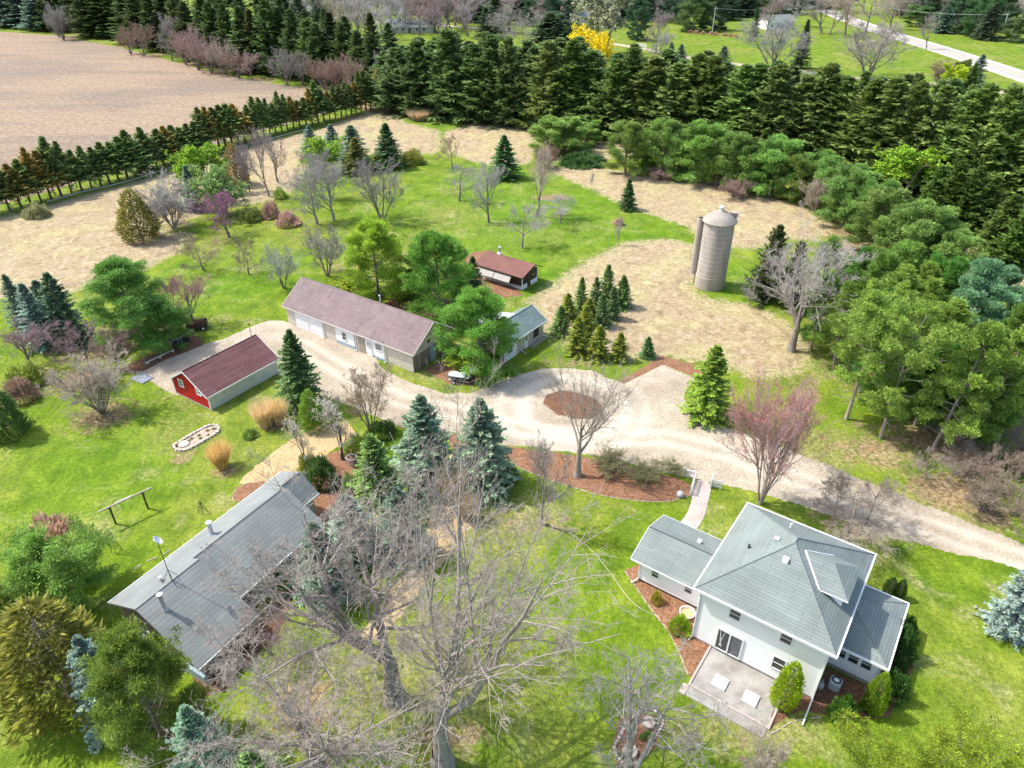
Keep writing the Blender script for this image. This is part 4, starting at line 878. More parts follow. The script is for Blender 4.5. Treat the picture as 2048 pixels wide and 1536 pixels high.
def cedar(key, seed, Hh=10., R=2., N=9000, z0=.03, prof=None, sl=.5, sw=.09, upb=.9, lumps=(2.2, 3.2), bare=0., tips=0.2, trunk_r=.14, droopy=0):
    """feathery columnar evergreen: plume sprays over a lumpy envelope"""
    r = np.random.default_rng(seed); tk, tp = trunk_acc(r, Hh, trunk_r); cr = Acc()
    prof = prof or (lambda f: np.minimum(1, (1 - f) * 2.2) ** .7 * (.72 + .28 * np.minimum(1, f * 5)))
    f = r.uniform(0, 1, N); keep = r.uniform(0, 1, N) < prof(f) + .12; f = f[keep]; N = len(f); az = r.uniform(0, 2 * np.pi, N)
    lump = .62 + .62 * vnoise(az * lumps[0], f * lumps[1] * 3, seed) ; lump *= .8 + .4 * vnoise(az * lumps[0] * 3, f * lumps[1] * 9, seed + 5)
    q = r.uniform(.35, 1, N) ** .45; rr = R * prof(f) * lump * q + .05; z = Hh * (bare + (1 - bare) * f * .97)
    p = np.stack([rr * np.cos(az), rr * np.sin(az), z], 1); rad = np.stack([np.cos(az), np.sin(az), az * 0], 1)
    d = nrmz(rad * r.uniform(.35, 1.0, N)[:, None] + np.array([0, 0, 1.]) * (upb - droopy * r.uniform(0, 1.6, N))[:, None] + r.normal(size=(N, 3)) * .3)
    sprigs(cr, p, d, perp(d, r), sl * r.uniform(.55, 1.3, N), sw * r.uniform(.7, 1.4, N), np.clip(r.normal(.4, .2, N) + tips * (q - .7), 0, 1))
    nb = 60; fz = r.uniform(.02, .8, nb); a = r.uniform(0, 6.28, nb); S_ = np.stack([a * 0, a * 0, Hh * (bare + (1 - bare) * fz)], 1); D = nrmz(np.stack([np.cos(a), np.sin(a), np.full(nb, .4)], 1)); L = R * prof(fz) * .7 + .1
    P_, T = curves(S_, D, L, 2, .1, .1, r); tube_curves(tk, P_, np.full(nb, .03), np.full(nb, .012), 3)
    pr_ = finish(key, tk, cr); pr_['trunk'] = tk.mesh("trunk", BARK); pr_['crown'] = cr.mesh("crown", FOL)
def pine(key, seed, Hh=10., R=3.2, limbs=26, cl=7, per=42, cr_=.55, z0=.2, shape='ovoid', sl=.34, sw=.055, e=(0, 55), bare_branch=0, trunk_r=.2, lean=.03, flat=.6):
    """pine: limbs that end in rounded needle clumps with gaps between"""
    r = np.random.default_rng(seed); tk, tp = trunk_acc(r, Hh * .96, trunk_r, lean=lean); cr = Acc()
    f = (np.arange(limbs) + .5) / limbs; z = z0 + (1 - z0) * f; az = np.arange(limbs) * 2.4 + r.normal(size=limbs) * .35
    if shape == 'ovoid': pf = np.sin(np.clip(f * .82 + .18, 0, 1) * np.pi) ** .6 * (1.05 - .25 * f)
    elif shape == 'cone': pf = (1 - f) ** .7 + .1
    elif shape == 'umbrella': pf = .45 + .6 * np.sin(f * np.pi * .85)
    elif shape == 'round': pf = np.sqrt(np.clip(1 - (f * 1.55 - .65) ** 2, .08, 1))
    L = R * pf * r.uniform(.72, 1.1, limbs); el = np.radians(e[0] + (e[1] - e[0]) * f + r.normal(size=limbs) * 8)
    D = np.stack([np.cos(az) * np.cos(el), np.sin(az) * np.cos(el), np.sin(el)], 1)
    ti = np.clip(z * 8, 0, 7.999).astype(int); tf = (z * 8 - ti)[:, None]; S_ = tp[ti] * (1 - tf) + tp[ti + 1] * tf
    P_, T = curves(S_, D, L, 5, .1, .05, r); tube_curves(tk, P_, .03 + .05 * (1 - f), np.full(limbs, .015), 4)
    st, d, ln, rad = kids(P_, T, L, np.full(limbs, .05), np.full(limbs, .02), cl, .3, 1., (20, 60), .42, r, .45); ln = np.clip(ln, .3, 1.5)
    per = int(per * 1.7); cr_ = cr_ * .9; P2, T2 = curves(st, d, ln, 2, .1, .08, r); tube_curves(tk, P2, np.full(len(st), .022), np.full(len(st), .01), 3)
    Cn = np.concatenate([P2[:, -1], P_[:, -1], tp[-1:] + [[0, 0, .0]], P2[:, 1]]); m = len(Cn)
    rad_ = cr_ * r.uniform(.65, 1.25, m); u = nrmz(r.normal(size=(m, per, 3)) + np.array([0, 0, .35])); q = r.uniform(.3, 1, (m, per, 1))
    p = Cn[:, None] + u * q * rad_[:, None, None] * np.array([1, 1, flat]); dd = nrmz(u + np.array([0, 0, .5]) + r.normal(size=u.shape) * .35).reshape(-1, 3); n = len(dd)
    tone = np.repeat(r.normal(0, .12, m), per)
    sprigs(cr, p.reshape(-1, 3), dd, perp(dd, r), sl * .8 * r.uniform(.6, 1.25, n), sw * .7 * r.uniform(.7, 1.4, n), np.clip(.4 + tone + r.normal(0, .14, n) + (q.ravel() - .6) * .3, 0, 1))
    if bare_branch:
        nb = bare_branch; zz = r.uniform(z0 * .45, z0 * 1.15, nb) * Hh; a = r.uniform(0, 6.28, nb); S_ = np.stack([a * 0, a * 0, zz], 1); D = nrmz(np.stack([np.cos(a), np.sin(a), r.uniform(-.3, .3, nb)], 1))
        P_, T = curves(S_, D, r.uniform(.3, .75, nb) * R, 4, .2, -.03, r); tube_curves(tk, P_, np.full(nb, .035), np.full(nb, .012), 4)
        st, d, ln, rad = kids(P_, T, np.full(nb, R * .6), np.full(nb, .03), np.full(nb, .012), 4, .2, 1, (25, 60), .45, r); P3, T3 = curves(st, d, ln, 2, .2, 0, r); tube_curves(tk, P3, np.full(len(st), .015), np.full(len(st), .008), 3)
    pr_ = finish(key, tk, cr); pr_['trunk'] = tk.mesh("trunk", BARK); pr_['crown'] = cr.mesh("crown", FOL)
def shrub(key, seed, R=1., Hh=1.2, N=2600, sl=.16, sw=.045, up=.5, lumpy=.35, stems=0):
    r = np.random.default_rng(seed); cr = Acc(); u = nrmz(r.normal(size=(N, 3))); u[:, 2] = np.abs(u[:, 2]); az = np.arctan2(u[:, 1], u[:, 0])
    lump = 1 - lumpy + 2 * lumpy * vnoise(az * 2.1 + 7, u[:, 2] * 4, seed); q = r.uniform(.4, 1, (N, 1)) ** .4
    p = u * q * lump[:, None] * np.array([R, R, Hh]); d = nrmz(u + np.array([0, 0, up]) + r.normal(size=u.shape) * .4)
    sprigs(cr, p, d, perp(d, r), sl * r.uniform(.6, 1.3, N), sw * r.uniform(.7, 1.3, N), np.clip(r.normal(.45, .2, N), 0, 1)); tk = Acc()
    V, Q = tubes(np.array([[0, 0, -.05]]), np.array([[0, 0, Hh * .5]]), np.array([.05]), np.array([.03]), 5); tk.add(V, Q)
    pr_ = finish(key, tk, cr); cr.add(V, Q); pr_['mesh'] = cr.mesh("shrub", FOL)
def grass_clump(key, seed, R=1.1, Hh=1.7, N=2600):
    r = np.random.default_rng(seed); cr = Acc(); a = r.uniform(0, 6.28, N); rb = R * .42 * np.sqrt(r.uniform(0, 1, N)); S_ = np.stack([rb * np.cos(a), rb * np.sin(a), a * 0], 1)
    a2 = a + r.normal(size=N) * .5; o = r.uniform(.02, .62, N) ; D = nrmz(np.stack([np.cos(a2) * o, np.sin(a2) * o, np.ones(N)], 1)); L = Hh * r.uniform(.4, 1.15, N)
    P_ = S_; k = 3; w0 = .022
    for i in range(k):
        D2 = nrmz(D + np.stack([np.cos(a2), np.sin(a2), -np.ones(N) * .6], 1) * .11 * i); Pn = P_ + D2 * (L / k)[:, None]; sd = perp(D2, r) if i == 0 else sd
        wa = w0 * (1 - i / k); wb = w0 * (1 - (i + 1) / k) + .003
        V = np.stack([P_ - sd * wa, P_ + sd * wa, Pn + sd * wb, Pn - sd * wb], 1).reshape(-1, 3); cr.add(V, np.arange(N * 4).reshape(-1, 4), np.repeat(np.clip(r.normal(.5, .22, N), 0, 1), 4)); P_ = Pn
    tk = Acc(); tk.add(np.zeros((1, 3)), np.zeros((0, 4), int)); pr_ = finish(key, tk, cr); pr_['mesh'] = cr.mesh("grass_clump", FOL)

bare_tree("round0", 11, limbs=11, ang=(25, 70), c=(8, 7, 6, 3), lf=(.6, .55, .5, .5), trunk=.12, tw=.009, up=.07, limb_len=.78)
bare_tree("round1", 12, limbs=11, ang=(35, 75), c=(8, 7, 6, 3), lf=(.55, .55, .55, .5), trunk=.2, tw=.009, up=.05, wob=.16, limb_len=.75)
bare_tree("upright0", 13, limbs=9, ang=(18, 38), c=(8, 7, 6, 2), lf=(.6, .5, .5, .5), trunk=.18, tw=.009, up=.12, limb_len=.85, tang=(15, 40))
bare_tree("spread0", 14, limbs=8, ang=(40, 75), c=(8, 7, 7, 2), lf=(.65, .6, .5, .5), trunk=.12, tw=.012, up=.04, wob=.2, limb_len=.9)
bare_tree("vase0", 15, stems=5, limbs=7, ang=(15, 40), c=(7, 7, 6, 2), lf=(.6, .5, .5, .5), tw=.009, up=.1, r0=.2, limb_len=.6, tang=(15, 45), lt=(.2, 1))
bare_tree("bush0", 16, stems=9, limbs=9, ang=(15, 50), c=(7, 7, 5), lf=(.55, .5, .5), tw=.011, up=.07, r0=.14, limb_len=.5, tang=(15, 50), lt=(.1, 1))
bare_tree("weep0", 17, limbs=9, ang=(45, 80), c=(8, 7, 6, 2), lf=(.6, .6, .6, .5), trunk=.2, tw=.010, up=.02, droop=.3, wob=.15, limb_len=.85)
bare_tree("leafy0", 18, limbs=9, ang=(30, 65), c=(6, 6, 4), lf=(.6, .55, .5), trunk=.12, tw=.02, up=.06, limb_len=.8, leaf=9000, leafsize=.3)
bare_tree("leafy1", 19, stems=6, limbs=8, ang=(20, 55), c=(6, 5), lf=(.6, .5), tw=.02, up=.05, limb_len=.6, leaf=9000, leafsize=.32, lt=(.1, 1))
bare_tree("flower0", 20, limbs=8, ang=(18, 40), c=(7, 6, 4), lf=(.6, .5, .5), trunk=.15, tw=.014, up=.1, limb_len=.85, leaf=2600, leafsize=.13, tang=(15, 40))
bare_tree("giant0", 31, Hh=22, limbs=10, ang=(18, 66), c=(7, 6, 6, 3), lf=(.6, .52, .52, .5), trunk=.14, tw=.009, up=.06, r0=.62, wob=.13, leader=.22, limb_len=1.9, tang=(22, 55), tmin=.12)
bare_tree("giant1", 35, Hh=20, limbs=9, ang=(18, 66), c=(8, 8, 7, 3), lf=(.58, .52, .5, .5), trunk=.16, tw=.010, up=.06, r0=.5, wob=.15, leader=.22, limb_len=1.7, tang=(22, 58), tmin=.12)
bare_tree("gnarl0", 33, Hh=9, stems=3, limbs=6, ang=(25, 60), c=(5, 6, 5), lf=(.6, .55, .5), tw=.012, up=.02, r0=.3, wob=.2, limb_len=.7, tang=(25, 60))
bare_tree("maple0", 34, Hh=15, limbs=11, ang=(22, 48), c=(8, 7, 6, 3), lf=(.58, .52, .5, .5), trunk=.13, tw=.010, up=.08, r0=.27, limb_len=.82, tang=(20, 45))
bare_tree("redbud0", 36, Hh=14, stems=7, limbs=9, ang=(22, 48), c=(7, 6, 5), lf=(.62, .52, .5), tw=.013, up=.08, r0=.25, limb_len=.62, tang=(14, 38), lt=(.15, 1), leaf=8000, leafsize=.12)
conifer("spruce0", 41); conifer("spruce1", 42, R=2.9, e=(-18, 40), droop=.2, power=.75)
conifer("spruce_narrow", 43, R=1.9, nb=250, per=11, e=(-5, 55)); conifer("spruce_big", 44, Hh=12, R=3.9, nb=330, per=18, sl=.5, sw=.11, power=.85, z0=.04, jit=.25, e=(-20, 45), droop=.15)
conifer("spruce_big2", 45, Hh=12, R=4.2, nb=320, per=18, sl=.5, sw=.12, power=.8, z0=.04, jit=.28, e=(-15, 50), droop=.1)
conifer("young", 46, Hh=6, R=1.9, nb=150, per=10, sl=.4, sw=.09, power=.8, z0=.03)
for k_, (sd_, R_w, e_w) in enumerate([(51, 2.3, (22, 66)), (52, 2.6, (15, 62)), (53, 2.2, (30, 70))]):
    conifer("wall%d" % k_, sd_, R=R_w, nb=340, per=13, e=e_w, droop=-.06, power=.62, sl=.66, sw=.08, fan=44, jit=.5, z0=.02, zj=.02, ej=15, nv=.35)
cone_p = lambda f: np.clip((1 - f) ** .75, 0, 1) * (.6 + .4 * np.minimum(1, f * 4))
conifer("row0", 54, Hh=8, R=2.1, nb=170, per=11, e=(8, 62), droop=-.05, power=.95, sl=.5, sw=.07, fan=45, jit=.5, z0=.28, zj=.02, ej=15, nv=.35); conifer("row1", 55, Hh=8, R=2.3, nb=160, per=11, e=(-2, 60), droop=0, power=1.05, sl=.5, sw=.075, fan=48, jit=.5, z0=.25, zj=.02, ej=15, nv=.35)
cedar("loose", 56, Hh=8, R=2.9, N=7000, prof=cone_p, bare=.04, sl=.45, sw=.07, upb=.5, lumps=(2.5, 2.5), tips=.6)
col_p = lambda f: np.clip(1 - f ** 3.2, 0, 1) * (.75 + .25 * np.minimum(1, f * 5)) 
cedar("arborvitae", 57, Hh=4, R=.95, N=6500, prof=col_p, sl=.16, sw=.045, upb=1.2, lumps=(3, 1.5), trunk_r=.06)
cedar("broad", 58, Hh=9, R=4.6, N=15000, prof=lambda f: np.clip(1 - f ** 1.8, 0, 1) ** .8 * (.8 + .2 * np.minimum(1, f * 4)), sl=.42, sw=.085, upb=.45, lumps=(3.2, 2.6), tips=.5)
pine("wpine0", 61, Hh=12, R=4.2, limbs=46, cl=9, per=50, cr_=.6, z0=.04, e=(-8, 60), sw=.05); pine("wpine1", 62, Hh=12, R=4.6, limbs=48, cl=9, per=50, cr_=.62, z0=.04, e=(-5, 55), sw=.05); 
pine("round_pine0", 63, Hh=8, R=3.4, limbs=30, cl=8, per=40, cr_=.5, z0=.08, shape='round', e=(5, 60)); pine("round_pine1", 64, Hh=8, R=3.2, limbs=30, cl=8, per=40, cr_=.5, z0=.1, shape='round', e=(0, 60))
pine("scots0", 65, Hh=13, R=4., limbs=26, cl=10, per=34, cr_=.5, z0=.4, shape='umbrella', e=(-5, 50), bare_branch=14, flat=.5); pine("scots1", 66, Hh=13, R=4.3, limbs=28, cl=9, per=36, cr_=.44, z0=.3, shape='umbrella', e=(-10, 50), bare_branch=8, flat=.5)
pine("tall_pine0", 81, Hh=14, R=3.1, limbs=44, cl=8, per=38, cr_=.42, z0=.22, shape='ovoid', e=(-12, 55), bare_branch=8, trunk_r=.2); pine("tall_pine1", 82, Hh=14, R=3.4, limbs=40, cl=9, per=36, cr_=.45, z0=.28, shape='cone', e=(-15, 50), bare_branch=10, trunk_r=.2, lean=.05)
pine("broad_pine", 67, Hh=9, R=7.2, limbs=54, cl=18, per=80, cr_=.48, z0=.15, shape='round', e=(5, 70), sl=.22, sw=.026)
pine("spread_pine", 68, Hh=7, R=5.0, limbs=30, cl=12, per=44, cr_=.6, z0=.12, shape='umbrella', e=(0, 60), trunk_r=.28)
shrub("yew", 71); shrub("yew1", 72, R=1.2, Hh=1.0, up=.2, sl=.22); shrub("low_juniper", 73, R=2.6, Hh=1.1, N=5000, sl=.4, sw=.09, up=.1)
grass_clump("grass0", 75); grass_clump("grass1", 76, R=1.4, Hh=1.5)

def plant(key, x, by, ty, wpx, label=None, name="tree", cat="tree", col=(.06, .1, .03), bark=(.22, .18, .15), group=None, mode='c', rz=None, leafcol=None):
    """x: photo column of the crown (mode c) or of the trunk foot (mode b); by: row of the foot; ty: row of the tip; wpx: crown width"""
    if 'pine' in name: col = (col[0] * .98, col[1], col[2] * .78)
    pr_ = PROTO[key]; g0 = G(1024, by); Y = g0[1]; h = height_at(Y, ty)
    zc = depth(Y, h * .5 if mode == 'c' else 0); X = (x - 1024) / F * zc; rr = wpx / 2 * depth(Y, h * .5) / F
    s = rr / pr_['r']; k = h / pr_['h']; rz = random.uniform(0, 6.28) if rz is None else rz
    if pr_.get('kind') == 'bare' and name != 'red_maple_tree': s *= 1.18; k *= 1.04
    if 'mesh' in pr_:
        o = link(name, pr_['mesh'], None, col); o.location = (X, Y, 0); o.rotation_euler = (0, 0, rz); o.scale = (s, s, k); return tag(o, label, cat, group)
    o = empty(name, (X, Y, 0), rz, label, cat, group); o.scale = (s, s, k)
    link("trunk", pr_['trunk'], o, bark); link("twigs" if pr_.get('kind') == 'bare' else "crown", pr_['crown'], o, col)
    if 'leaf' in pr_: link("leaves", pr_['leaf'], o, leafcol or col)
    return o

# ------------------------------------------------------------------ planting
GREY = (.33, .30, .275); TAN = (.46, .39, .31); PINK = (.44, .31, .28); PURP = (.36, .17, .25); BROWN = (.36, .25, .20); LGREY = (.40, .375, .35)
DK = (.082, .125, .045); DK2 = (.098, .14, .04); OLV = (.10, .12, .03); GRN = (.07, .135, .03); BRT = (.13, .23, .035); YEL = (.24, .30, .02); BLU = (.14, .20, .165); BLU2 = (.10, .15, .115); LIME = (.13, .22, .02); ORG = (.19, .15, .04)
def T(key, x, by, ty, w_, label, name="bare_tree", col=GREY, bark=(.25, .21, .18), mode='b', cat="tree", group=None, rz=None, leafcol=None):
    return plant(key, x, by, ty, w_, label, name, cat, col, bark, group, mode, rz, leafcol)
rnd = random.Random(5)
def jc(c, a=.15): k = 1 + rnd.uniform(-a, a); return tuple(min(1, v * k * (1 + rnd.uniform(-a, a) * .4)) for v in c)

# cedar row with bare lower trunks along the field
p0 = [(-40, 436), (34, 419), (102, 398), (181, 378), (256, 357), (342, 328), (444, 297), (577, 260), (683, 236), (765, 214)]
tops = [(-40, 335), (116, 290), (330, 265), (400, 228), (520, 205), (600, 190), (700, 160), (765, 150)]
line = wp(p0); seg = np.linalg.norm(np.diff(line, axis=0), axis=1); cum = np.r_[0, np.cumsum(seg)]; n = 56
for i in range(n):
    d_ = cum[-1] * (i + .5) / n; j = min(np.searchsorted(cum, d_) - 1, len(line) - 2); j = max(j, 0); q = line[j] + (line[j + 1] - line[j]) * (d_ - cum[j]) / seg[j]
    zc = depth(q[1], 0); x = 1024 + F * q[0] / zc; kx = (768 - 0) ; 
    yc = q[1] * sP - H * cP; by = 768 - F * yc / depth(q[1], 0); ty = np.interp(x, [t[0] for t in tops], [t[1] for t in tops]) + rnd.uniform(-20, 16)
    o_ = rnd.random() < .22
    T(rnd.choice(["row0", "row1"]), x, by, ty, rnd.uniform(50, 74) * (1.0 if x < 500 else .72), ("bronze tinged" if o_ else "dark green") + " cedar with a bare lower trunk in the long row beside the stubble field", "cedar_tree", jc(ORG if o_ else (.105, .15, .05)), (.16, .11, .08), 'b', group="bronze cedars in the field row" if o_ else "dark cedars in the field row")

# tall windbreak, two ranks
front = [(795, 218, 90), (830, 224, 80), (868, 229, 66), (905, 234, 62), (945, 239, 72), (985, 243, 76), (1025, 247, 74), (1065, 251, 80), (1105, 256, 80), (1145, 261, 88), (1185, 266, 96), (1225, 271, 100), (1265, 276, 106), (1305, 281, 104), (1345, 286, 112), (1385, 292, 118), (1425, 298, 104), (1470, 304, 128), (1510, 310, 122), (1555, 317, 126), (1600, 324, 134), (1640, 332, 140), (1680, 340, 148), (1725, 349, 150), (1770, 358, 158), (1815, 368, 162), (1860, 378, 168), (1905, 389, 172), (1950, 400, 178), (1995, 412, 182), (2040, 424, 190), (2080, 436, 196)]
for i, (x, by, ty) in enumerate(front):
    T(rnd.choice(["wall0", "wall1", "wall2"]), x + rnd.uniform(-9, 9), by + rnd.uniform(-5, 6), ty + rnd.uniform(-16, 16), rnd.uniform(90, 124) + (x > 1300) * 22, "tall dense dark evergreen in the front rank of the long windbreak", "windbreak_evergreen", jc(DK2 if x > 1100 else DK, .24), (.2, .17, .12), 'c', group="front rank of the tall windbreak")
for i in range(38):
    x = 770 + i * 35 + rnd.uniform(-8, 8); by = np.interp(x, [770, 1000, 1300, 2048], [196, 216, 240, 372]); ty = np.interp(x, [770, 840, 1000, 1300, 1500, 1750, 2048], [92, 72, 74, 104, 126, 156, 186]) + rnd.uniform(-18, 14)
    T(["wall1", "wall2", "wall0"][i % 3], x, by, ty, rnd.uniform(84, 110), "tall dark evergreen showing its tip behind the front rank of the windbreak", "windbreak_evergreen", jc(DK, .24), (.14, .12, .09), 'c', group="rear rank of the tall windbreak")
# evergreens along the far field edge
for i in range(30):
    x = -10 + i * 26 + rnd.uniform(-6, 6); by = np.interp(x, [0, 130, 250, 340, 420, 520, 600, 700, 780], [60, 68, 92, 114, 136, 154, 166, 182, 205]) - rnd.uniform(3, 12); ty = np.interp(x, [0, 250, 400, 560, 640, 780], [-45, -38, -12, 6, 25, 70]) + rnd.uniform(-12, 22)
    blue = x < 95; k = "spruce_narrow" if blue or rnd.random() < .35 else rnd.choice(["wall0", "wall1", "wall2"])
    T(k, x, by, ty, rnd.uniform(56, 84), "blue green spruce in the far corner of the stubble field" if blue else "tall green evergreen on the far edge of the stubble field", "evergreen_tree", jc(BLU2 if blue else (.06, .09, .03), .25), (.14, .12, .1), 'c', group="blue spruces at the far field corner" if blue else "evergreens on the far field edge")
for i in range(16):
    x = 150 + i * 42 + rnd.uniform(-8, 8); by = np.interp(x, [0, 250, 400, 600, 800], [50, 74, 110, 136, 160]) - 14; ty = np.interp(x, [0, 400, 800], [-60, -30, 40]) + rnd.uniform(-15, 12)
    T(rnd.choice(["spruce0", "wall1", "spruce1"]), x, by, ty, rnd.uniform(50, 70), "evergreen standing behind the trees of the far field edge", "evergreen_tree", jc((.06, .09, .035), .25), mode='c', group="second line of evergreens behind the far field")
for i, (x, by, ty, w_, c) in enumerate([(118, 74, 2, 36, LGREY), (128, 80, 8, 40, GREY), (262, 108, 48, 44, BROWN), (288, 112, 40, 46, BROWN), (345, 122, 26, 46, GREY), (372, 130, 60, 56, PINK), (398, 140, 46, 60, PINK), (424, 146, 70, 52, PINK), (452, 150, 78, 48, TAN), (478, 156, 96, 46, BROWN), (505, 160, 104, 44, PINK), (574, 170, 92, 62, GREY), (606, 170, 100, 60, GREY), (648, 178, 110, 56, BROWN), (672, 186, 104, 54, BROWN), (700, 196, 112, 56, BROWN), (724, 190, 130, 50, TAN)]):
    T(rnd.choice(["round0", "bush0", "vase0"]), x, by, ty, w_, {GREY: "grey", LGREY: "pale grey", BROWN: "brown", PINK: "pinkish", TAN: "tan"}[c] + " leafless tree in front of the evergreens at the stubble field edge", col=c, bark=(.2, .17, .15), group={GREY: "grey bare trees", LGREY: "pale bare trees", BROWN: "brown bare trees", PINK: "pinkish bare trees", TAN: "tan bare trees"}[c] + " at the field edge")
T("upright0", 785, 200, 98, 66, "silvery bare tree where the cedar row meets the windbreak", col=LGREY)
T("loose", 818, 222, 148, 66, "bronze green cedar at the left end of the windbreak", "cedar_tree", ORG, mode='c')
T("row0", 742, 212, 150, 36, "last upright cedar of the field row beside the windbreak", "cedar_tree", (.12, .10, .03), mode='c')

# far background
far = [("spruce0", 570, 26, -40, 60, (.05, .085, .04)), ("spruce1", 598, 62, -8, 58, (.05, .085, .04)), ("wall0", 640, 48, -40, 50, (.05, .08, .04)), ("round0", 660, 60, -10, 60, TAN), ("round0", 712, 70, -8, 90, LGREY), ("round1", 760, 66, -14, 80, (.38, .33, .33)), ("round0", 800, 64, -12, 70, LGREY), ("round1", 836, 70, -10, 86, (.40, .26, .25)), ("round0", 868, 66, -20, 60, GREY),
       ("upright0", 900, 62, -14, 60, GREY), ("round0", 940, 42, -30, 54, GREY), ("spruce0", 972, 72, 14, 46, (.055, .09, .04)), ("spruce_narrow", 990, 64, -20, 50, (.06, .1, .05)), ("round0", 1010, 96, 20, 60, LGREY), ("round1", 1048, 102, 38, 60, LGREY), ("spruce0", 1040, 40, -30, 56, (.045, .08, .05)), ("wpine0", 1070, 52, -26, 54, (.05, .09, .05)), ("wpine1", 1102, 62, -22, 56, (.05, .095, .055)), ("spruce0", 1086, 78, 46, 26, BLU2), ("spruce1", 1108, 86, 52, 34, (.06, .09, .05)),
       ("wpine0", 1135, 44, -20, 44, (.05, .09, .05)), ("wpine1", 1278, 80, -10, 50, (.045, .085, .045)), ("wpine0", 1290, 42, -30, 56, (.05, .09, .05)), ("round0", 1316, 108, 16, 50, (.36, .29, .28)), ("round0", 1320, 130, 60, 50, LGREY), ("spruce0", 1342, 120, 84, 26, BLU2), ("spruce0", 1362, 122, 88, 28, BLU2), ("spruce1", 1446, 146, 92, 44, BLU2), ("wpine0", 1352, 46, -24, 60, (.045, .08, .045)), ("wpine1", 1392, 62, -18, 76, (.07, .11, .035)), ("wpine0", 1430, 60, -20, 60, (.045, .08, .04)), ("spruce0", 1460, 40, -30, 50, (.045, .075, .045)), ("spruce_narrow", 1512, 72, 14, 20, (.05, .1, .03)), ("spruce0", 1490, 34, -26, 50, (.05, .08, .05)),
       ("vase0", 1556, 142, 26, 120, LGREY), ("round0", 1540, 70, -20, 70, (.38, .31, .29)), ("spruce_narrow", 1608, 136, 38, 36, (.06, .085, .04)), ("round1", 1590, 52, -24, 70, LGREY), ("upright0", 1650, 66, -10, 70, GREY), ("upright0", 1668, 70, -14, 50, GREY), ("round0", 1700, 74, -30, 80, TAN), ("round1", 1742, 66, -34, 90, TAN), ("vase0", 1748, 160, 34, 150, GREY), ("round0", 1790, 60, -24, 70, TAN),
       ("round_pine0", 1845, 54, 8, 60, (.07, .125, .04)), ("spruce1", 1890, 66, 10, 46, BLU2), ("wpine0", 1920, 62, -26, 60, (.045, .085, .04)), ("spruce0", 1938, 68, 20, 50, (.06, .09, .05)), ("wpine1", 1965, 74, -30, 70, (.05, .10, .04)), ("spruce0", 1982, 80, 6, 50, (.055, .08, .05)), ("wpine0", 2010, 62, -20, 60, (.05, .085, .04)), ("round_pine1", 2030, 84, 34, 50, (.09, .13, .05)), ("round0", 2040, 40, -10, 50, (.33, .24, .26)), ("upright0", 1862, 98, 28, 40, GREY), ("wpine1", 1868, 40, -30, 60, (.05, .08, .045)), ("spruce0", 1820, 30, -34, 60, (.05, .08, .04)),
       ("spruce1", 1958, 170, 108, 38, BLU2), ("round_pine0", 1922, 176, 118, 44, OLV), ("bush0", 1885, 172, 112, 46, BROWN), ("leafy0", 1905, 186, 130, 50, YEL), ("spruce_narrow", 1945, 180, 125, 34, DK2)]
fl = {"spruce0": "evergreen spruce", "spruce1": "broad spruce", "wall0": "dense evergreen", "round0": "rounded bare tree", "round1": "spreading bare tree", "upright0": "upright bare tree", "spruce_narrow": "narrow evergreen", "wpine0": "tall pine", "wpine1": "bushy tall pine", "vase0": "large many stemmed bare tree", "round_pine0": "rounded pine", "round_pine1": "small rounded pine", "bush0": "brown leafless bush", "leafy0": "yellow green leafing tree"}
for k, x, by, ty, w_, c in far:
    where = "among the far trees at top left" if x < 660 else "behind the windbreak at top centre" if x < 1180 else "by the far lawn at top right" if x < 1660 else "beside the road at top right"
    if ty < 0: where = "on the horizon side " + where.replace("behind the windbreak at ", "at ").replace("among the far trees at ", "at ")
    ev = k[0] in "sw" or "pine" in k
    T(k, x, by, ty, w_, fl[k] + " " + where, "evergreen_tree" if ev else "bare_tree", jc(c, .08), (.2, .18, .15), 'c', group=fl[k] + "s " + where)
T("leafy0", 1215, 112, -12, 118, "very large grey green budding tree behind the yellow shrub", "budding_tree", (.36, .35, .26), mode='c', leafcol=(.17, .175, .12))
T("leafy1", 1160, 148, 52, 66, "bright yellow flowering shrub behind the windbreak", "flowering_shrub", (.5, .38, .04), mode='c', leafcol=(.44, .36, .015), cat="shrub")
T("leafy1", 1205, 152, 66, 44, "smaller lobe of bright yellow flowering shrub behind the windbreak", "flowering_shrub", (.5, .38, .04), mode='c', leafcol=(.44, .36, .015), cat="shrub")
for i in range(46):
    x = i * 46 + rnd.uniform(-14, 14); by = rnd.uniform(4, 16); e_ = rnd.random() < (.75 if (x < 600 or 1000 < x < 1500 or x > 1780) else .2)
    T(rnd.choice(["spruce0", "wpine0", "wall1"]) if e_ else rnd.choice(["round0", "round1", "upright0"]), x, by, by - rnd.uniform(40, 62), rnd.uniform(46, 70), ("dark evergreen" if e_ else "bare grey tree") + " in the farthest line of trees along the top edge", "evergreen_tree" if e_ else "bare_tree", jc((.05, .085, .045) if e_ else (.40, .36, .35)), mode='c', group="farthest evergreens" if e_ else "farthest bare trees")

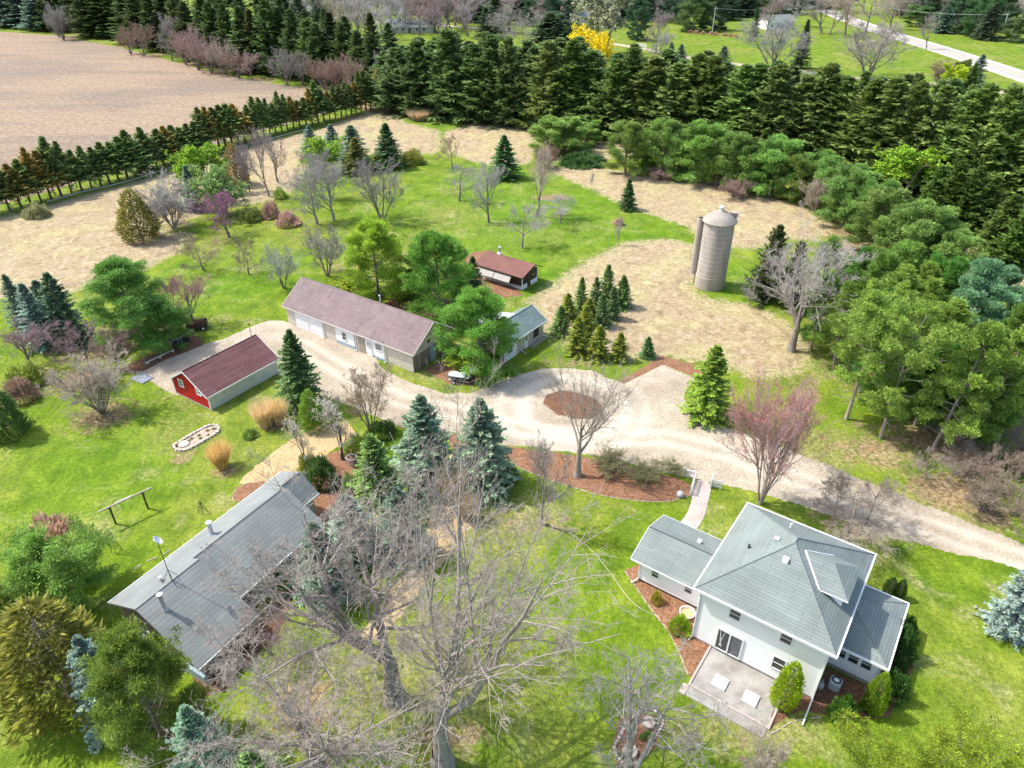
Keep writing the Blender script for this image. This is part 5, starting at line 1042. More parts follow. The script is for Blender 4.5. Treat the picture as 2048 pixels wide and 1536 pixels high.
# rounded pines in front of the windbreak
RP = [(1095, 306, 226, 70), (1130, 310, 230, 92), (1172, 292, 240, 60), (1255, 352, 236, 74), (1290, 340, 250, 66), (1332, 352, 232, 74), (1362, 358, 262, 60), (1400, 366, 240, 92), (1440, 374, 264, 74), (1482, 380, 262, 84), (1510, 388, 290, 70), (1552, 392, 270, 92), (1590, 400, 300, 70), (1640, 398, 300, 74), (1668, 424, 316, 70), (1700, 452, 328, 96), (1738, 470, 350, 80), (1765, 500, 368, 104), (1800, 530, 400, 96), (1842, 548, 402, 108), (1880, 555, 430, 90), (1905, 575, 460, 84)]
for i, (x, by, ty, w_) in enumerate(RP):
    T(["round_pine0", "round_pine1"][i % 2], x, by, ty, w_ * 1.12, "rounded green pine in the loose line in front of the dark windbreak" if x > 1200 else "rounded green pine left of the low juniper at back centre", "pine_tree", jc((.12, .19, .055), .2), (.2, .15, .12), 'c', group="rounded pines in front of the windbreak" if x > 1200 else "rounded pines at back centre")
T("bush0", 1628, 424, 340, 66, "tan leafless bush between the rounded pines", col=TAN, cat="tree"); T("bush0", 1385, 356, 318, 50, "small tan leafless shrub beneath the rounded pines", col=TAN, cat="shrub")
T("bush0", 1320, 362, 330, 50, "low brown leafless shrub beneath the rounded pines near the dry meadow", col=BROWN, cat="shrub"); T("bush0", 1470, 398, 352, 60, "brown brush at the foot of the rounded pines", col=BROWN, cat="shrub")
T("leafy0", 1822, 404, 298, 112, "bright lime green leafing tree by the right pines", "leafing_tree", (.2, .2, .06), mode='c', leafcol=LIME); T("leafy0", 2000, 412, 308, 92, "pale green budding tree at the right edge", "budding_tree", (.3, .3, .18), mode='c', leafcol=(.15, .19, .08))
for i, (x, by, ty, w_) in enumerate([(1868, 452, 330, 70), (1905, 462, 318, 72), (1940, 470, 330, 70), (1975, 468, 350, 66), (2010, 520, 388, 80), (2040, 540, 410, 76), (2075, 520, 380, 90), (2000, 498, 400, 60)]):
    T(["wall0", "wall2"][i % 2], x, by, ty, w_, "dark bushy evergreen in the short inner row at the right edge", "windbreak_evergreen", jc((.07, .11, .025)), mode='c', group="short inner evergreen row at the right")
shr = [("low_juniper", 1165, 328, 300, 92, "low spreading dark juniper beside the rounded pines", (.05, .1, .03)), ("yew", 893, 235, 214, 32, "dark round shrub on the green lane near the windbreak", (.03, .055, .02)), ("yew1", 824, 326, 294, 54, "olive green shrub right of the dark back spruce", (.2, .2, .05)), ("yew", 760, 336, 300, 40, "olive brown shrub beside the back spruces", (.13, .12, .04)),
       ("low_juniper", 1712, 412, 380, 60, "dark low juniper under the right pines", (.04, .08, .025)), ("yew", 1238, 450, 434, 20, "small pinkish brown shrub ringed with soil in the lawn", (.32, .2, .17)), ("yew1", 44, 770, 722, 70, "yellow green loose shrub at the left edge", (.2, .24, .05)), ("yew", 36, 800, 752, 60, "small brown shrub at the left edge", (.22, .15, .12)), ("yew1", 638, 966, 912, 72, "dense dark boxwood like shrub at the end of the grey building", (.06, .11, .03)), ("yew1", 615, 940, 905, 44, "yellow green low shrub behind the dense dark shrub", (.18, .2, .04)),
       ("yew", 1362, 1262, 1228, 46, "clipped yellow green shrub beside the stone fire bowl", (.17, .25, .02)), ("yew", 1315, 1206, 1180, 24, "little golden cone shrub against the house wing", (.24, .22, .03)), ("yew1", 1692, 1440, 1396, 64, "dark green spreading shrub by the air conditioner", (.06, .13, .02)), ("yew", 1806, 1310, 1245, 66, "dark rounded yew beside the porch", (.035, .08, .015)), ("yew", 1822, 1262, 1232, 34, "small dark yew at the porch corner", (.035, .08, .015)), ("yew1", 1793, 1392, 1338, 62, "dark shrub between the porch and the upright evergreen", (.04, .09, .02)), ("yew", 1800, 1340, 1312, 40, "shadowed low shrub along the porch wall", (.04, .08, .02)),
       ("yew1", 100, 1096, 1030, 116, "rounded pinkish brown shrub above the broad pine", (.3, .2, .15)), ("yew", 700, 985, 940, 40, "green shrub beside the grey planter", (.12, .19, .03)), ("yew1", 720, 905, 868, 60, "green shrub under the multi stemmed bare tree", (.12, .17, .03)), ("yew", 760, 870, 838, 60, "dark green shrub next to the large blue spruce", (.06, .1, .03)), ("yew1", 1020, 960, 930, 40, "low green shrub beside the right blue spruce", (.1, .15, .04)),
       ("bush0", 1350, 944, 924, 50, "thin olive shrubbery at the drive end of the mulch bed", (.24, .24, .1)), ("bush0", 1220, 935, 908, 80, "straggly olive hedge in the mulch bed beside the drive", (.24, .23, .1)), ("bush0", 1290, 955, 930, 76, "straggly green shrubbery in the mulch bed near the gate", (.22, .22, .09)), ("yew", 500, 872, 858, 34, "small green perennial patch beside the ornamental grass", (.12, .18, .04)), ("yew1", 540, 435, 398, 36, "small brown bush below the tall bare trees", (.3, .2, .17)), ("yew", 575, 450, 420, 50, "low pinkish brown brush at the lawn edge", (.3, .2, .17)), ("yew1", 500, 440, 410, 46, "olive green brush beside the purple tree", (.2, .22, .07)),
       ("yew", 290, 345, 325, 40, "green shrub in front of the cedar row", (.13, .15, .05)), ("yew1", 70, 436, 402, 50, "grey green shrub at the left end of the cedar row", (.2, .2, .1)), ("yew", 560, 395, 372, 30, "little lime shrub below the bare trees", (.22, .3, .05)), ("yew1", 1000, 80, 66, 40, "round shrub behind the windbreak", (.1, .14, .05)), ("yew", 1290, 1018, 1008, 1, None, None)]
for k, x, by, ty, w_, lab, c in shr:
    if lab: T(k, x, by, ty, w_, lab, "juniper_shrub" if k == "low_juniper" else "shrub", c, mode='c', cat="shrub")
for i in range(8): T("yew", 1378 + i * 14 + rnd.uniform(-3, 3), 66 + i * 1.2, 58 + i * 1.2, 12, "small brown shrub in the far bed across the lawn", "shrub", (.3, .2, .14), mode='c', cat="shrub", group="brown shrubs in the far lawn bed")

# left and middle garden
GL_ = [("loose", 270, 482, 374, 82, "bronze green cedar standing alone in the dry grass at left", "cedar_tree", (.14, .13, .035)), ("bush0", 348, 458, 346, 104, "silvery leafless bushy tree right of the lone cedar", "bare_tree", LGREY), ("spruce_narrow", 380, 420, 330, 44, "small blue spruce behind the silvery bush", "spruce_tree", BLU), ("leafy0", 408, 396, 292, 86, "lime green leafing tree near the cedar row", "leafing_tree", (.25, .25, .1)), ("leafy1", 440, 430, 330, 92, "pale green leafing tree beside the purple tree", "leafing_tree", (.25, .25, .12)),
        ("loose", 468, 372, 284, 56, "bronze cedar behind the green leafing trees", "cedar_tree", (.16, .12, .03)), ("round0", 458, 474, 386, 92, "purple twigged small tree on the left lawn edge", "bare_tree", PURP), ("upright0", 538, 394, 254, 70, "tall slender bare tree with two pale stems, nearer one", "bare_tree", (.36, .29, .29)), ("upright0", 556, 366, 262, 62, "tall slender bare tree just behind its nearer twin", "bare_tree", (.36, .30, .30)), ("round0", 500, 385, 290, 44, "thin bare tree left of the tall slender pair", "bare_tree", (.36, .30, .30)),
        ("spruce0", 620, 312, 250, 44, "first small blue spruce in the back group", "spruce_tree", BLU), ("spruce0", 664, 315, 248, 48, "middle small blue spruce in the back group", "spruce_tree", BLU), ("spruce1", 704, 322, 250, 64, "blue green spruce beside the lime bush", "spruce_tree", (.11, .17, .11)), ("spruce0", 712, 345, 275, 60, "brownish spruce in front of the blue green spruce", "spruce_tree", (.12, .13, .04)), ("spruce0", 774, 335, 246, 64, "dark green spruce on the tan grass at back centre", "spruce_tree", (.055, .11, .04)), ("leafy1", 640, 345, 276, 76, "lime green bush in front of the blue spruces", "leafing_bush", (.25, .28, .1)),
        ("round0", 660, 395, 295, 90, "grey bare tree behind the pale trunked pair", "bare_tree", GREY), ("round0", 634, 448, 334, 92, "pale trunked bare tree, left of a pair above the workshop", "bare_tree", LGREY), ("round0", 668, 442, 322, 90, "pale trunked bare tree, right of a pair above the workshop", "bare_tree", LGREY), ("vase0", 764, 440, 312, 108, "grey spreading bare tree above the bright pine", "bare_tree", GREY), ("round1", 905, 338, 272, 58, "small brown bare tree at the green lane", "bare_tree", BROWN), ("spruce0", 1009, 356, 270, 62, "dark green cone shaped spruce on the back lawn", "spruce_tree", (.05, .12, .035)),
        ("round1", 919, 402, 328, 84, "low rounded grey orchard tree left of the slim trunked one", "bare_tree", LGREY), ("round0", 977, 445, 326, 72, "grey tree with a slim straight trunk on the back lawn", "bare_tree", LGREY), ("upright0", 1074, 434, 292, 78, "slender tan bare tree at the oval soil patch", "bare_tree", TAN), ("bush0", 1092, 336, 286, 50, "reddish brown brush beside the cone shaped spruce", "bare_tree", (.36, .21, .16)), ("round1", 1044, 496, 408, 92, "rounded silver grey tree above the brown shed", "bare_tree", LGREY), ("weep0", 1121, 446, 388, 84, "weeping silver tree right of the rounded silver tree", "bare_tree", LGREY),
        ("spruce_narrow", 1257, 419, 357, 34, "small lone spruce on the curving green lane", "spruce_tree", (.055, .11, .04)), ("upright0", 1236, 493, 434, 24, "thin sapling on the lawn below the pink shrub", "bare_tree", LGREY), ("upright0", 1183, 380, 345, 14, "tiny sapling by the curving lane", "bare_tree", LGREY),
        ("spruce1", 28, 648, 548, 50, "blue green spruce at the left edge, leftmost of three", "spruce_tree", BLU2), ("spruce0", 66, 692, 566, 72, "blue spruce in front of the left spruce group", "spruce_tree", BLU), ("spruce1", 118, 684, 545, 84, "dark spruce, rightmost of the left group", "spruce_tree", (.07, .12, .07)), ("spruce1", 88, 660, 560, 64, "shaded spruce in the middle of the left group", "spruce_tree", (.07, .12, .08)),
        ("wpine0", 255, 694, 518, 170, "large soft green white pine beside the wire pen", "pine_tree", (.10, .19, .05)), ("wpine1", 330, 690, 600, 90, "lower green limb mass of pine over the wire pen", "pine_tree", (.10, .19, .05)), ("round0", 60, 735, 640, 110, "purplish bare tree below the left spruces", "bare_tree", (.31, .21, .23)), ("round1", 185, 745, 640, 120, "purplish bare tree between the spruces and the wire pen", "bare_tree", (.31, .21, .22)), ("round0", 240, 740, 660, 90, "brown bare tree at the corner of the wire pen", "bare_tree", BROWN), ("bush0", 204, 826, 706, 128, "grey brown many branched tree on the left lawn", "bare_tree", TAN),
        ("round0", 378, 655, 558, 104, "pinkish budding crabapple over the dark cart", "crabapple_tree", (.34, .19, .19)), ("round0", 340, 640, 556, 60, "smaller pinkish crabapple behind the white pine", "crabapple_tree", (.34, .19, .19)), ("spread0", 407, 541, 472, 88, "brown umbrella shaped apple tree on the left lawn", "apple_tree", (.30, .20, .18)), ("spread0", 497, 548, 476, 66, "brown apple tree right of the umbrella shaped one", "apple_tree", (.28, .19, .18)), ("vase0", 568, 576, 488, 86, "grey green spraying bare shrub tree behind the workshop", "bare_tree", (.40, .42, .35)), ("vase0", 655, 552, 448, 100, "grey bare tree beside the bright yellow green pine", "bare_tree", GREY),
        ("wpine1", 748, 596, 432, 132, "yellow green pine, leftmost of three behind the workshop", "pine_tree", (.19, .27, .035)), ("wpine0", 876, 642, 456, 142, "bright green pine, middle of three behind the workshop", "pine_tree", (.10, .20, .04)), ("wpine1", 962, 742, 572, 152, "bright green pine between the workshop and the cottage", "pine_tree", (.11, .22, .045)), ("spruce0", 946, 590, 512, 46, "small dark spruce at the corner of the brown shed", "spruce_tree", (.045, .085, .035)), ("leafy1", 930, 742, 702, 60, "yellow green low bush by the covered watercraft", "leafing_bush", (.2, .22, .05)), ("wpine0", 840, 600, 500, 70, "dark green pine filling between the two larger pines", "pine_tree", (.07, .14, .03)), ("leafy1", 700, 590, 555, 60, "yellow bush against the workshop's back roof", "leafing_bush", (.3, .28, .05))]
for k, x, by, ty, w_, lab, nm, c in GL_:
    mode = 'b' if nm in ("bare_tree", "apple_tree") else 'c'; lc = None
    if k.startswith("leafy"): lc = LIME if "lime" in lab else ((.17, .22, .02) if "yellow" in lab else (.13, .20, .07))
    if nm == "crabapple_tree": mode = 'c'
    T(k, x, by, ty, w_, lab, nm, c, mode=mode, leafcol=lc, bark=(.30, .26, .23) if "pale" in lab or "silver" in lab else (.2, .16, .14), cat="bush" if nm == "leafing_bush" else "tree")
# young spruces by the cottage
for x, by, ty, w_, c, lab in [(1163, 630, 553, 36, 0, "at the upper left"), (1192, 618, 553, 34, 1, "second at the back"), (1215, 612, 528, 44, 0, "tallest, at the back"), (1246, 616, 550, 44, 0, "at the back right"), (1226, 640, 572, 38, 1, "behind the right middle one"), (1136, 640, 586, 40, 2, "with a yellow tint at left"), (1122, 668, 611, 44, 0, "dark, at the lower left"), (1204, 655, 588, 40, 1, "dark, in the right middle"), (1178, 650, 596, 44, 2, "in the centre"), (1156, 706, 632, 52, 2, "tall, at the lower left"), (1198, 716, 650, 50, 2, "at the bottom middle"), (1240, 720, 664, 42, 2, "at the bottom right"), (1172, 680, 610, 46, 2, "behind the tall lower left one")]:
    T("young", x, by, ty, w_, "young spruce " + lab + " of the cluster beside the cottage", "spruce_tree", [(.10, .165, .045), (.09, .145, .055), (.15, .18, .03)][c], mode='c', group="cluster of young spruces beside the cottage")
T("young", 1296, 714, 673, 32, "small lone spruce at the parking pad bed", "spruce_tree", (.06, .13, .045), mode='c')
T("spruce1", 1422, 836, 690, 92, "loose green spruce at the edge of the parking pad", "spruce_tree", (.13, .20, .03), mode='c')
T("cedar" if 0 else "wall0", 1545, 600, 448, 72, "dark upright evergreen behind the large silver bare tree", "evergreen_tree", (.06, .08, .03), mode='c'); T("wall2", 1590, 610, 480, 60, "second dark evergreen showing through the silver bare tree", "evergreen_tree", (.06, .08, .03), mode='c')
T("giant1", 1582, 702, 440, 196, "large silver bare tree right of the silo", col=(.44, .40, .365), bark=(.24, .2, .18)); T("round0", 1497, 612, 572, 34, "tiny silver bare tree beside the silo", col=LGREY)
T("giant0", 1155, 952, 716, 190, "big bare shade tree with a stout trunk in the long mulch bed", col=(.32, .27, .225), bark=(.28, .24, .2), rz=2.0)
T("redbud0", 1520, 1006, 704, 200, "red budded maple with many upright stems above the drive", "red_maple_tree", (.46, .30, .28), (.34, .28, .25), leafcol=(.33, .12, .12))
T("upright0", 1084, 1048, 864, 120, "slim grey bare tree on the lawn left of the house", col=GREY, bark=(.3, .27, .24))
T("spruce_big2", 848, 968, 790, 138, "large blue green spruce below the drive, left of two", "spruce_tree", (.14, .20, .14), mode='c'); T("spruce_big", 962, 968, 796, 130, "large blue green spruce below the drive, right of two", "spruce_tree", (.15, .205, .14), mode='c')
T("spruce_big", 592, 812, 658, 92, "tall dark green spruce at the corner of the red garage", "spruce_tree", (.075, .13, .045), mode='c', rz=1.); T("loose", 620, 858, 776, 56, "small green juniper tree beside the tall spruce", "juniper_tree", (.11, .19, .025), mode='c')
T("vase0", 742, 862, 730, 104, "upright multi stemmed tan bare tree at the drive edge", col=(.38, .30, .21)); T("flower0", 685, 920, 796, 82, "white budding pear tree beside the grey planter", "pear_tree", (.3, .26, .22), (.1, .08, .06), leafcol=(.36, .34, .3)); T("flower0", 613, 944, 836, 60, "small white budding pear tree behind the grey building", "pear_tree", (.3, .26, .22), (.1, .08, .06), leafcol=(.36, .34, .3))
T("spruce_big2", 750, 1020, 868, 116, "green spruce left of the large blue green spruces", "spruce_tree", (.13, .2, .06), mode='c'); T("spruce_big", 700, 1110, 990, 110, "blue spruce hidden among the bare branches, upper", "spruce_tree", BLU, mode='c'); T("spruce_big2", 800, 1110, 975, 110, "blue green spruce hidden among the bare branches, middle", "spruce_tree", BLU2, mode='c'); T("spruce_big", 640, 1190, 1045, 120, "dark blue spruce beneath the bare branches beside the grey roof", "spruce_tree", BLU2, mode='c')
# foreground
T("giant0", 885, 1530, 905, 600, "huge silver maple with a massive trunk at the bottom centre", col=(.33, .285, .25), bark=(.30, .265, .23), rz=1.3); T("giant1", 790, 1400, 965, 520, "second huge silver maple leaning over the grey roof", col=(.33, .285, .25), bark=(.27, .235, .205), rz=.4); T("giant1", 640, 1560, 1290, 480, "low sweeping grey branches of a bare tree at the bottom left centre", col=(.33, .285, .25), bark=(.27, .235, .205), rz=3.0)
T("gnarl0", 1255, 1560, 1330, 270, "gnarled pale bare tree rising from the stone ringed bed", col=(.36, .33, .29), bark=(.32, .30, .27)); T("spread0", 540, 1310, 1225, 130, "tangled pink grey brush beside the grey building", col=(.33, .24, .24)); T("bush0", 1520, 1590, 1500, 120, "sparse tan bare shrub at the bottom edge", col=TAN, cat="shrub")
T("weep0", 1690, 1082, 985, 210, "tangled weeping bare tree behind the farmhouse roof", col=(.36, .31, .25), bark=(.25, .2, .16)); T("round1", 1665, 1040, 968, 70, "small bare tree left of the tangled one at the drive", col=(.33, .26, .22)); T("round1", 1732, 1048, 960, 96, "small bare tree right of the tangled one at the drive", col=(.33, .26, .22))
T("spread0", 1850, 958, 905, 90, "low crooked bare apple tree beyond the drive", "apple_tree", (.33, .28, .24))
for i, (x, by, ty, w_) in enumerate([(1930, 960, 895, 90), (1985, 985, 900, 110), (2040, 950, 870, 110), (2030, 1030, 945, 110), (1960, 1020, 960, 90), (1900, 925, 870, 80), (2060, 1090, 990, 80)]):
    T(["bush0", "spread0"][i % 2], x, by, ty, w_, "tan brown leafless brush under the pines at the right edge", "brush", jc((.33, .26, .2)), cat="bush", group="leafless brush at the right edge")
T("spruce_big", 2052, 1262, 1100, 92, "silvery blue spruce at the right edge of the lawn", "spruce_tree", (.165, .215, .20), mode='c')
T("broad_pine", 1900, 1790, 1545, 500, "broad yellow green pine filling the bottom right corner", "pine_tree", (.15, .19, .022), mode='c', bark=(.2, .17, .13))
T("spread_pine", 110, 1205, 1068, 230, "flat topped green pine at left beside the grey roof", "pine_tree", (.13, .21, .05), mode='c'); T("loose", 95, 1400, 1200, 240, "brownish green broad cedar below the flat topped pine", "cedar_tree", (.13, .13, .025), mode='c'); T("spruce_big2", 195, 1440, 1272, 120, "pale blue spruce wedged between two green evergreens", "spruce_tree", (.16, .215, .195), mode='c')
T("wpine1", 280, 1500, 1258, 206, "large dark yellow green evergreen at the corner of the grey building", "evergreen_tree", (.12, .165, .03), mode='c', rz=2.); T("spruce_big", 402, 1580, 1412, 130, "blue green spruce at the bottom left", "spruce_tree", (.18, .27, .2), mode='c', rz=.5); T("young", 508, 1600, 1500, 130, "tip of a green spruce at the bottom edge", "spruce_tree", (.15, .24, .08), mode='c')
T("broad", -10, 1290, 1160, 130, "olive shrub mass at the left edge", "shrub", (.15, .17, .03), mode='c', cat="shrub"); T("broad", -5, 870, 770, 84, "dark evergreen at the left edge casting a long shadow", "evergreen_tree", (.06, .11, .03), mode='c')
for x, by, ty, w_, c, lab in [(1580, 1412, 1322, 54, (.24, .32, .015), "bright yellow green upright evergreen by the patio"), (1757, 1422, 1344, 44, (.17, .25, .02), "upright evergreen at the porch corner, right of the air conditioner"), (1742, 1420, 1375, 30, (.07, .13, .02), "small dark upright evergreen against its brighter neighbour"), (1782, 1192, 1154, 26, (.06, .11, .02), "small upright evergreen behind the porch, left of a pair"), (1802, 1196, 1158, 24, (.06, .11, .02), "small upright evergreen behind the porch, right of a pair")]:
    T("arborvitae", x, by, ty, w_, lab, "upright_evergreen", c, mode='c', cat="evergreen")
# pines on the right, trunks showing
SP = [("scots0", 1692, 838, 586, 150, 0, "nearest tall pine with a long bare trunk by the drive"), ("scots0", 1716, 784, 560, 130, 0, "tall pine just behind the nearest bare trunk"), ("scots1", 1806, 876, 600, 168, 0, "leaning open crowned pine with dead lower limbs"), ("scots1", 1915, 900, 640, 160, 0, "open crowned pine at the front of the right grove"), ("scots1", 1990, 890, 650, 150, 0, "yellow green pine at the lower right of the grove"), ("wpine0", 1860, 850, 690, 140, 1, "dark soft pine under the open crowned ones"), ("wpine1", 1950, 870, 720, 150, 1, "dark green pine deep in the right grove"), ("wpine1", 2050, 880, 640, 150, 1, "dense pine at the right edge of the grove"),
      ("scots1", 1660, 660, 484, 110, 2, "olive pine at the top left of the right grove"), ("wpine0", 1740, 700, 505, 130, 2, "olive green pine near the top of the grove"), ("scots1", 1800, 730, 540, 130, 0, "yellow olive pine in the middle of the grove"), ("scots1", 1850, 740, 560, 130, 0, "olive tufted pine beside the blue green one"), ("wpine0", 1945, 760, 535, 160, 3, "blue green soft pine high in the right grove"), ("wpine1", 2030, 760, 560, 140, 3, "blue green pine at the right edge"), ("scots1", 1900, 800, 610, 140, 0, "olive pine in front of the blue green one"), ("wpine0", 1770, 800, 640, 130, 1, "rich green pine behind the leaning one"),
      ("round_pine0", 1868, 640, 500, 90, 1, "dark round pine at the upper edge of the grove"), ("round_pine1", 1800, 660, 480, 100, 2, "rounded olive pine at the upper edge of the grove"), ("wpine1", 2045, 720, 590, 90, 1, "deep green pine at the right edge above the grove")]
for n_, (k, x, by, ty, w_, c, lab) in enumerate(SP):
    if k in ("scots1", "wpine0", "wpine1") and x != 1806: k = ["tall_pine0", "tall_pine1"][n_ % 2]; w_ = w_ * .86; ty -= 12
    T(k, x, by, ty, w_, lab, "pine_tree", [(.15, .215, .05), (.07, .17, .035), (.115, .19, .045), (.11, .20, .13)][c], (.36, .30, .26), 'b' if k == "scots0" else 'c')
for i, (x, by, ty, w_, c) in enumerate([(1640, 700, 540, 80, 2), (1690, 740, 560, 84, 0), (1760, 760, 570, 90, 1), (1830, 820, 640, 90, 0), (1880, 860, 690, 90, 1), (1960, 840, 660, 96, 0), (2010, 820, 610, 90, 2), (1700, 620, 490, 84, 1), (1750, 640, 500, 80, 2), (1900, 690, 520, 90, 1), (1980, 700, 530, 90, 3), (2060, 820, 640, 90, 0), (1840, 690, 520, 80, 0), (1930, 740, 570, 84, 1)]):
    T(["tall_pine0", "tall_pine1"][i % 2], x, by, ty, w_, "slender pine filling in between the bigger pines of the right grove", "pine_tree", [(.13, .19, .045), (.07, .16, .035), (.105, .175, .045), (.10, .18, .12)][c], (.36, .30, .26), 'c', group="filler pines of the right grove")
# ornamental grasses
for k, x, by, ty, w_, c, lab in [("grass0", 437, 934, 880, 46, (.40, .29, .13), "amber ornamental grass clump near the stone ringed bed"), ("grass1", 526, 850, 796, 48, (.42, .33, .2), "pale ornamental grass clump by the red garage, left half"), ("grass0", 556, 846, 797, 38, (.42, .33, .19), "pale ornamental grass clump by the red garage, right half"), ("grass1", 838, 240, 216, 46, (.36, .27, .18), "tan ornamental grass clump on the green lane near the windbreak"), ("grass1", 905, 1000, 930, 60, (.3, .23, .13), "tan grass clump under the blue green spruces"), ("grass0", 935, 1040, 985, 40, (.3, .23, .14), "thin tan grass clump on the worn track")]:
    T(k, x, by, ty, w_, lab, "ornamental_grass", c, mode='c', cat="grass clump")
for i in range(70):
    x = rnd.uniform(560, 2060); by = rnd.uniform(16, 52)
    if 1300 < x < 1700 and by > 30: by = rnd.uniform(14, 30)
    if x > 1690: by = min(by, 24 + (x - 1690) * .1)
    e_ = rnd.random() < (.7 if (1000 < x < 1500 or x > 1800) else .25)
    T(rnd.choice(["spruce0", "wpine0", "wpine1"]) if e_ else rnd.choice(["round0", "round1", "upright0"]), x, by, by - rnd.uniform(48, 70), rnd.uniform(56, 84), ("dark evergreen" if e_ else "hazy grey bare tree") + " in the scattered wood below the top edge", "evergreen_tree" if e_ else "bare_tree", jc((.05, .085, .045) if e_ else rnd.choice([(.42, .38, .37), (.38, .32, .31), (.40, .36, .30)])), mode='c', group="scattered far evergreens" if e_ else "scattered far bare trees")

# ------------------------------------------------------------------ yard things
def at(px, py, z=0): q = G(px, py, z); return (float(q[0]), float(q[1]), float(z))
def yaw(a, b): q = G(*a); p = G(*b); return math.atan2(p[1] - q[1], p[0] - q[0])
def loft(secs, mat, name, parent):
    n = len(secs[0]); V = np.array([p for s_ in secs for p in s_], float); i = np.arange(n); j = (i + 1) % n
    Q = np.concatenate([np.stack([k * n + i, k * n + j, (k + 1) * n + j, (k + 1) * n + i], 1) for k in range(len(secs) - 1)])
    me = raw_mesh(name, V, [Q, np.array([list(range(n))[::-1]]), np.array([[(len(secs) - 1) * n + q for q in range(n)]])], mat, smooth=True)
    me.set_sharp_from_angle(angle=math.radians(50)); return link(name, me, parent)
# boat trailer and covered watercraft
jy = yaw((900, 757), (950, 766)); t = empty("boat_trailer", at(924, 764), jy, "galvanised single axle trailer parked under the covered watercraft", "trailer")
MB().bar((-1.5, -.45, .38), (1.0, -.45, .38), .04, 6).bar((-1.5, .45, .38), (1.0, .45, .38), .04, 6).bar((-1.5, -.45, .38), (-1.5, .45, .38), .04, 6).bar((1.0, -.45, .38), (1.5, 0, .40), .04, 6).bar((1.0, .45, .38), (1.5, 0, .40), .04, 6).bar((-.7, -.7, .30), (-.7, .7, .30), .035, 6).build("frame", M['metal'], t)
MB().bar((1.5, 0, .40), (2.25, 0, .44), .045, 6).bar((2.25, 0, .44), (2.4, 0, .46), .06, 8).build("tongue", M['metal'], t)
MB().bar((1.75, 0, .75), (1.75, 0, .05), .035, 8).bar((1.72, -.06, .09), (1.72, .06, .09), .09, 10).build("jack", M['white_plastic'], t)
for sy in (-.75, .75):
    wo = MB().bar((-.7, sy - .1, .27), (-.7, sy + .1, .27), .27, 18).build("wheel", M['black'], t); MB().bar((-.7, sy - .11, .27), (-.7, sy + .11, .27), .13, 12).build("rim", M['white_plastic'], wo)
    MB().box((-1.05, sy - .13, .58), (-.35, sy + .13, .61)).build("fender", M['dark_metal'], t)
MB().box((-1.5, -.32, .42), (.9, -.22, .5)).box((-1.5, .22, .42), (.9, .32, .5)).build("bunk", M['wood'], t)
j = empty("watercraft", at(924, 764), jy, "small covered personal watercraft, silver cover with black panels", "watercraft")
def sec(x, w_, z0, z1, zc_, c=12):
    out = []
    for k in range(c):
        a = 2 * math.pi * k / c; out.append((x, w_ * math.cos(a) * (1 if math.sin(a) < .3 else .82), (z0 + z1) / 2 + ((z1 - z0) / 2 if math.sin(a) < 0 else zc_ - (z0 + z1) / 2) * math.sin(a)))
    return out
loft([sec(-1.62, .42, .52, .85, .9), sec(-1.2, .55, .5, .88, .98), sec(-.3, .58, .5, .9, 1.0), sec(.5, .56, .52, .92, .95), sec(1.2, .38, .6, .95, .92), sec(1.6, .1, .78, .96, .9)], M['dark_metal'], "hull", j)
loft([sec(-1.55, .40, .8, 1.0, 1.08), sec(-1.2, .54, .78, 1.05, 1.22), sec(-.6, .56, .78, 1.1, 1.3), sec(-.1, .54, .78, 1.1, 1.22), sec(.25, .5, .8, 1.2, 1.5), sec(.55, .48, .82, 1.15, 1.42)], M['silver_cover'], "seat_cover", j)
loft([sec(.553, .5, .82, 1.15, 1.46), sec(.8, .48, .82, 1.1, 1.3), sec(1.2, .37, .86, 1.0, 1.1), sec(1.58, .1, .9, .98, 1.0)], M['black'], "bow_cover", j)
MB().bar((.35, -.38, 1.36), (.35, .38, 1.36), .035, 6).build("handlebar", M['black'], j)
MB().bar((-.55, -.57, .98), (1.1, -.42, .98), .03, 5).build("side_stripe", M['white_plastic'], j)
# dark cart under the crabapple
cy_ = yaw((380, 655), (412, 650)); c_ = empty("cart", at(396, 657), cy_, "dark brown farm cart heaped with brush under the crabapple", "cart")
MB().box((-1.3, -.75, .5), (1.3, .75, .56)).box((-1.3, -.75, .56), (1.3, -.70, 1.0)).box((-1.3, .70, .56), (1.3, .75, 1.0)).box((-1.3, -.7, .56), (-1.25, .7, 1.0)).box((1.25, -.7, .56), (1.3, .7, 1.0)).build("cart_bed", M['dark_wood'], c_)
for sx, sy in ((-.7, -.85), (-.7, .85), (.7, -.85), (.7, .85)):
    wo = MB().bar((sx, sy - .08, .32), (sx, sy + .08, .32), .32, 16).build("wheel", M['black'], c_); MB().bar((sx, sy - .09, .32), (sx, sy + .09, .32), .15, 10).build("rim", M['white_plastic'], wo)
MB().bar((1.3, 0, .5), (2.1, 0, .3), .04, 6).build("drawbar", M['dark_metal'], c_)
b_ = link("brush_load", PROTO['yew1']['mesh'], c_, (.16, .09, .06)); b_.location = (0, 0, .6); b_.scale = (.95, .55, .55)
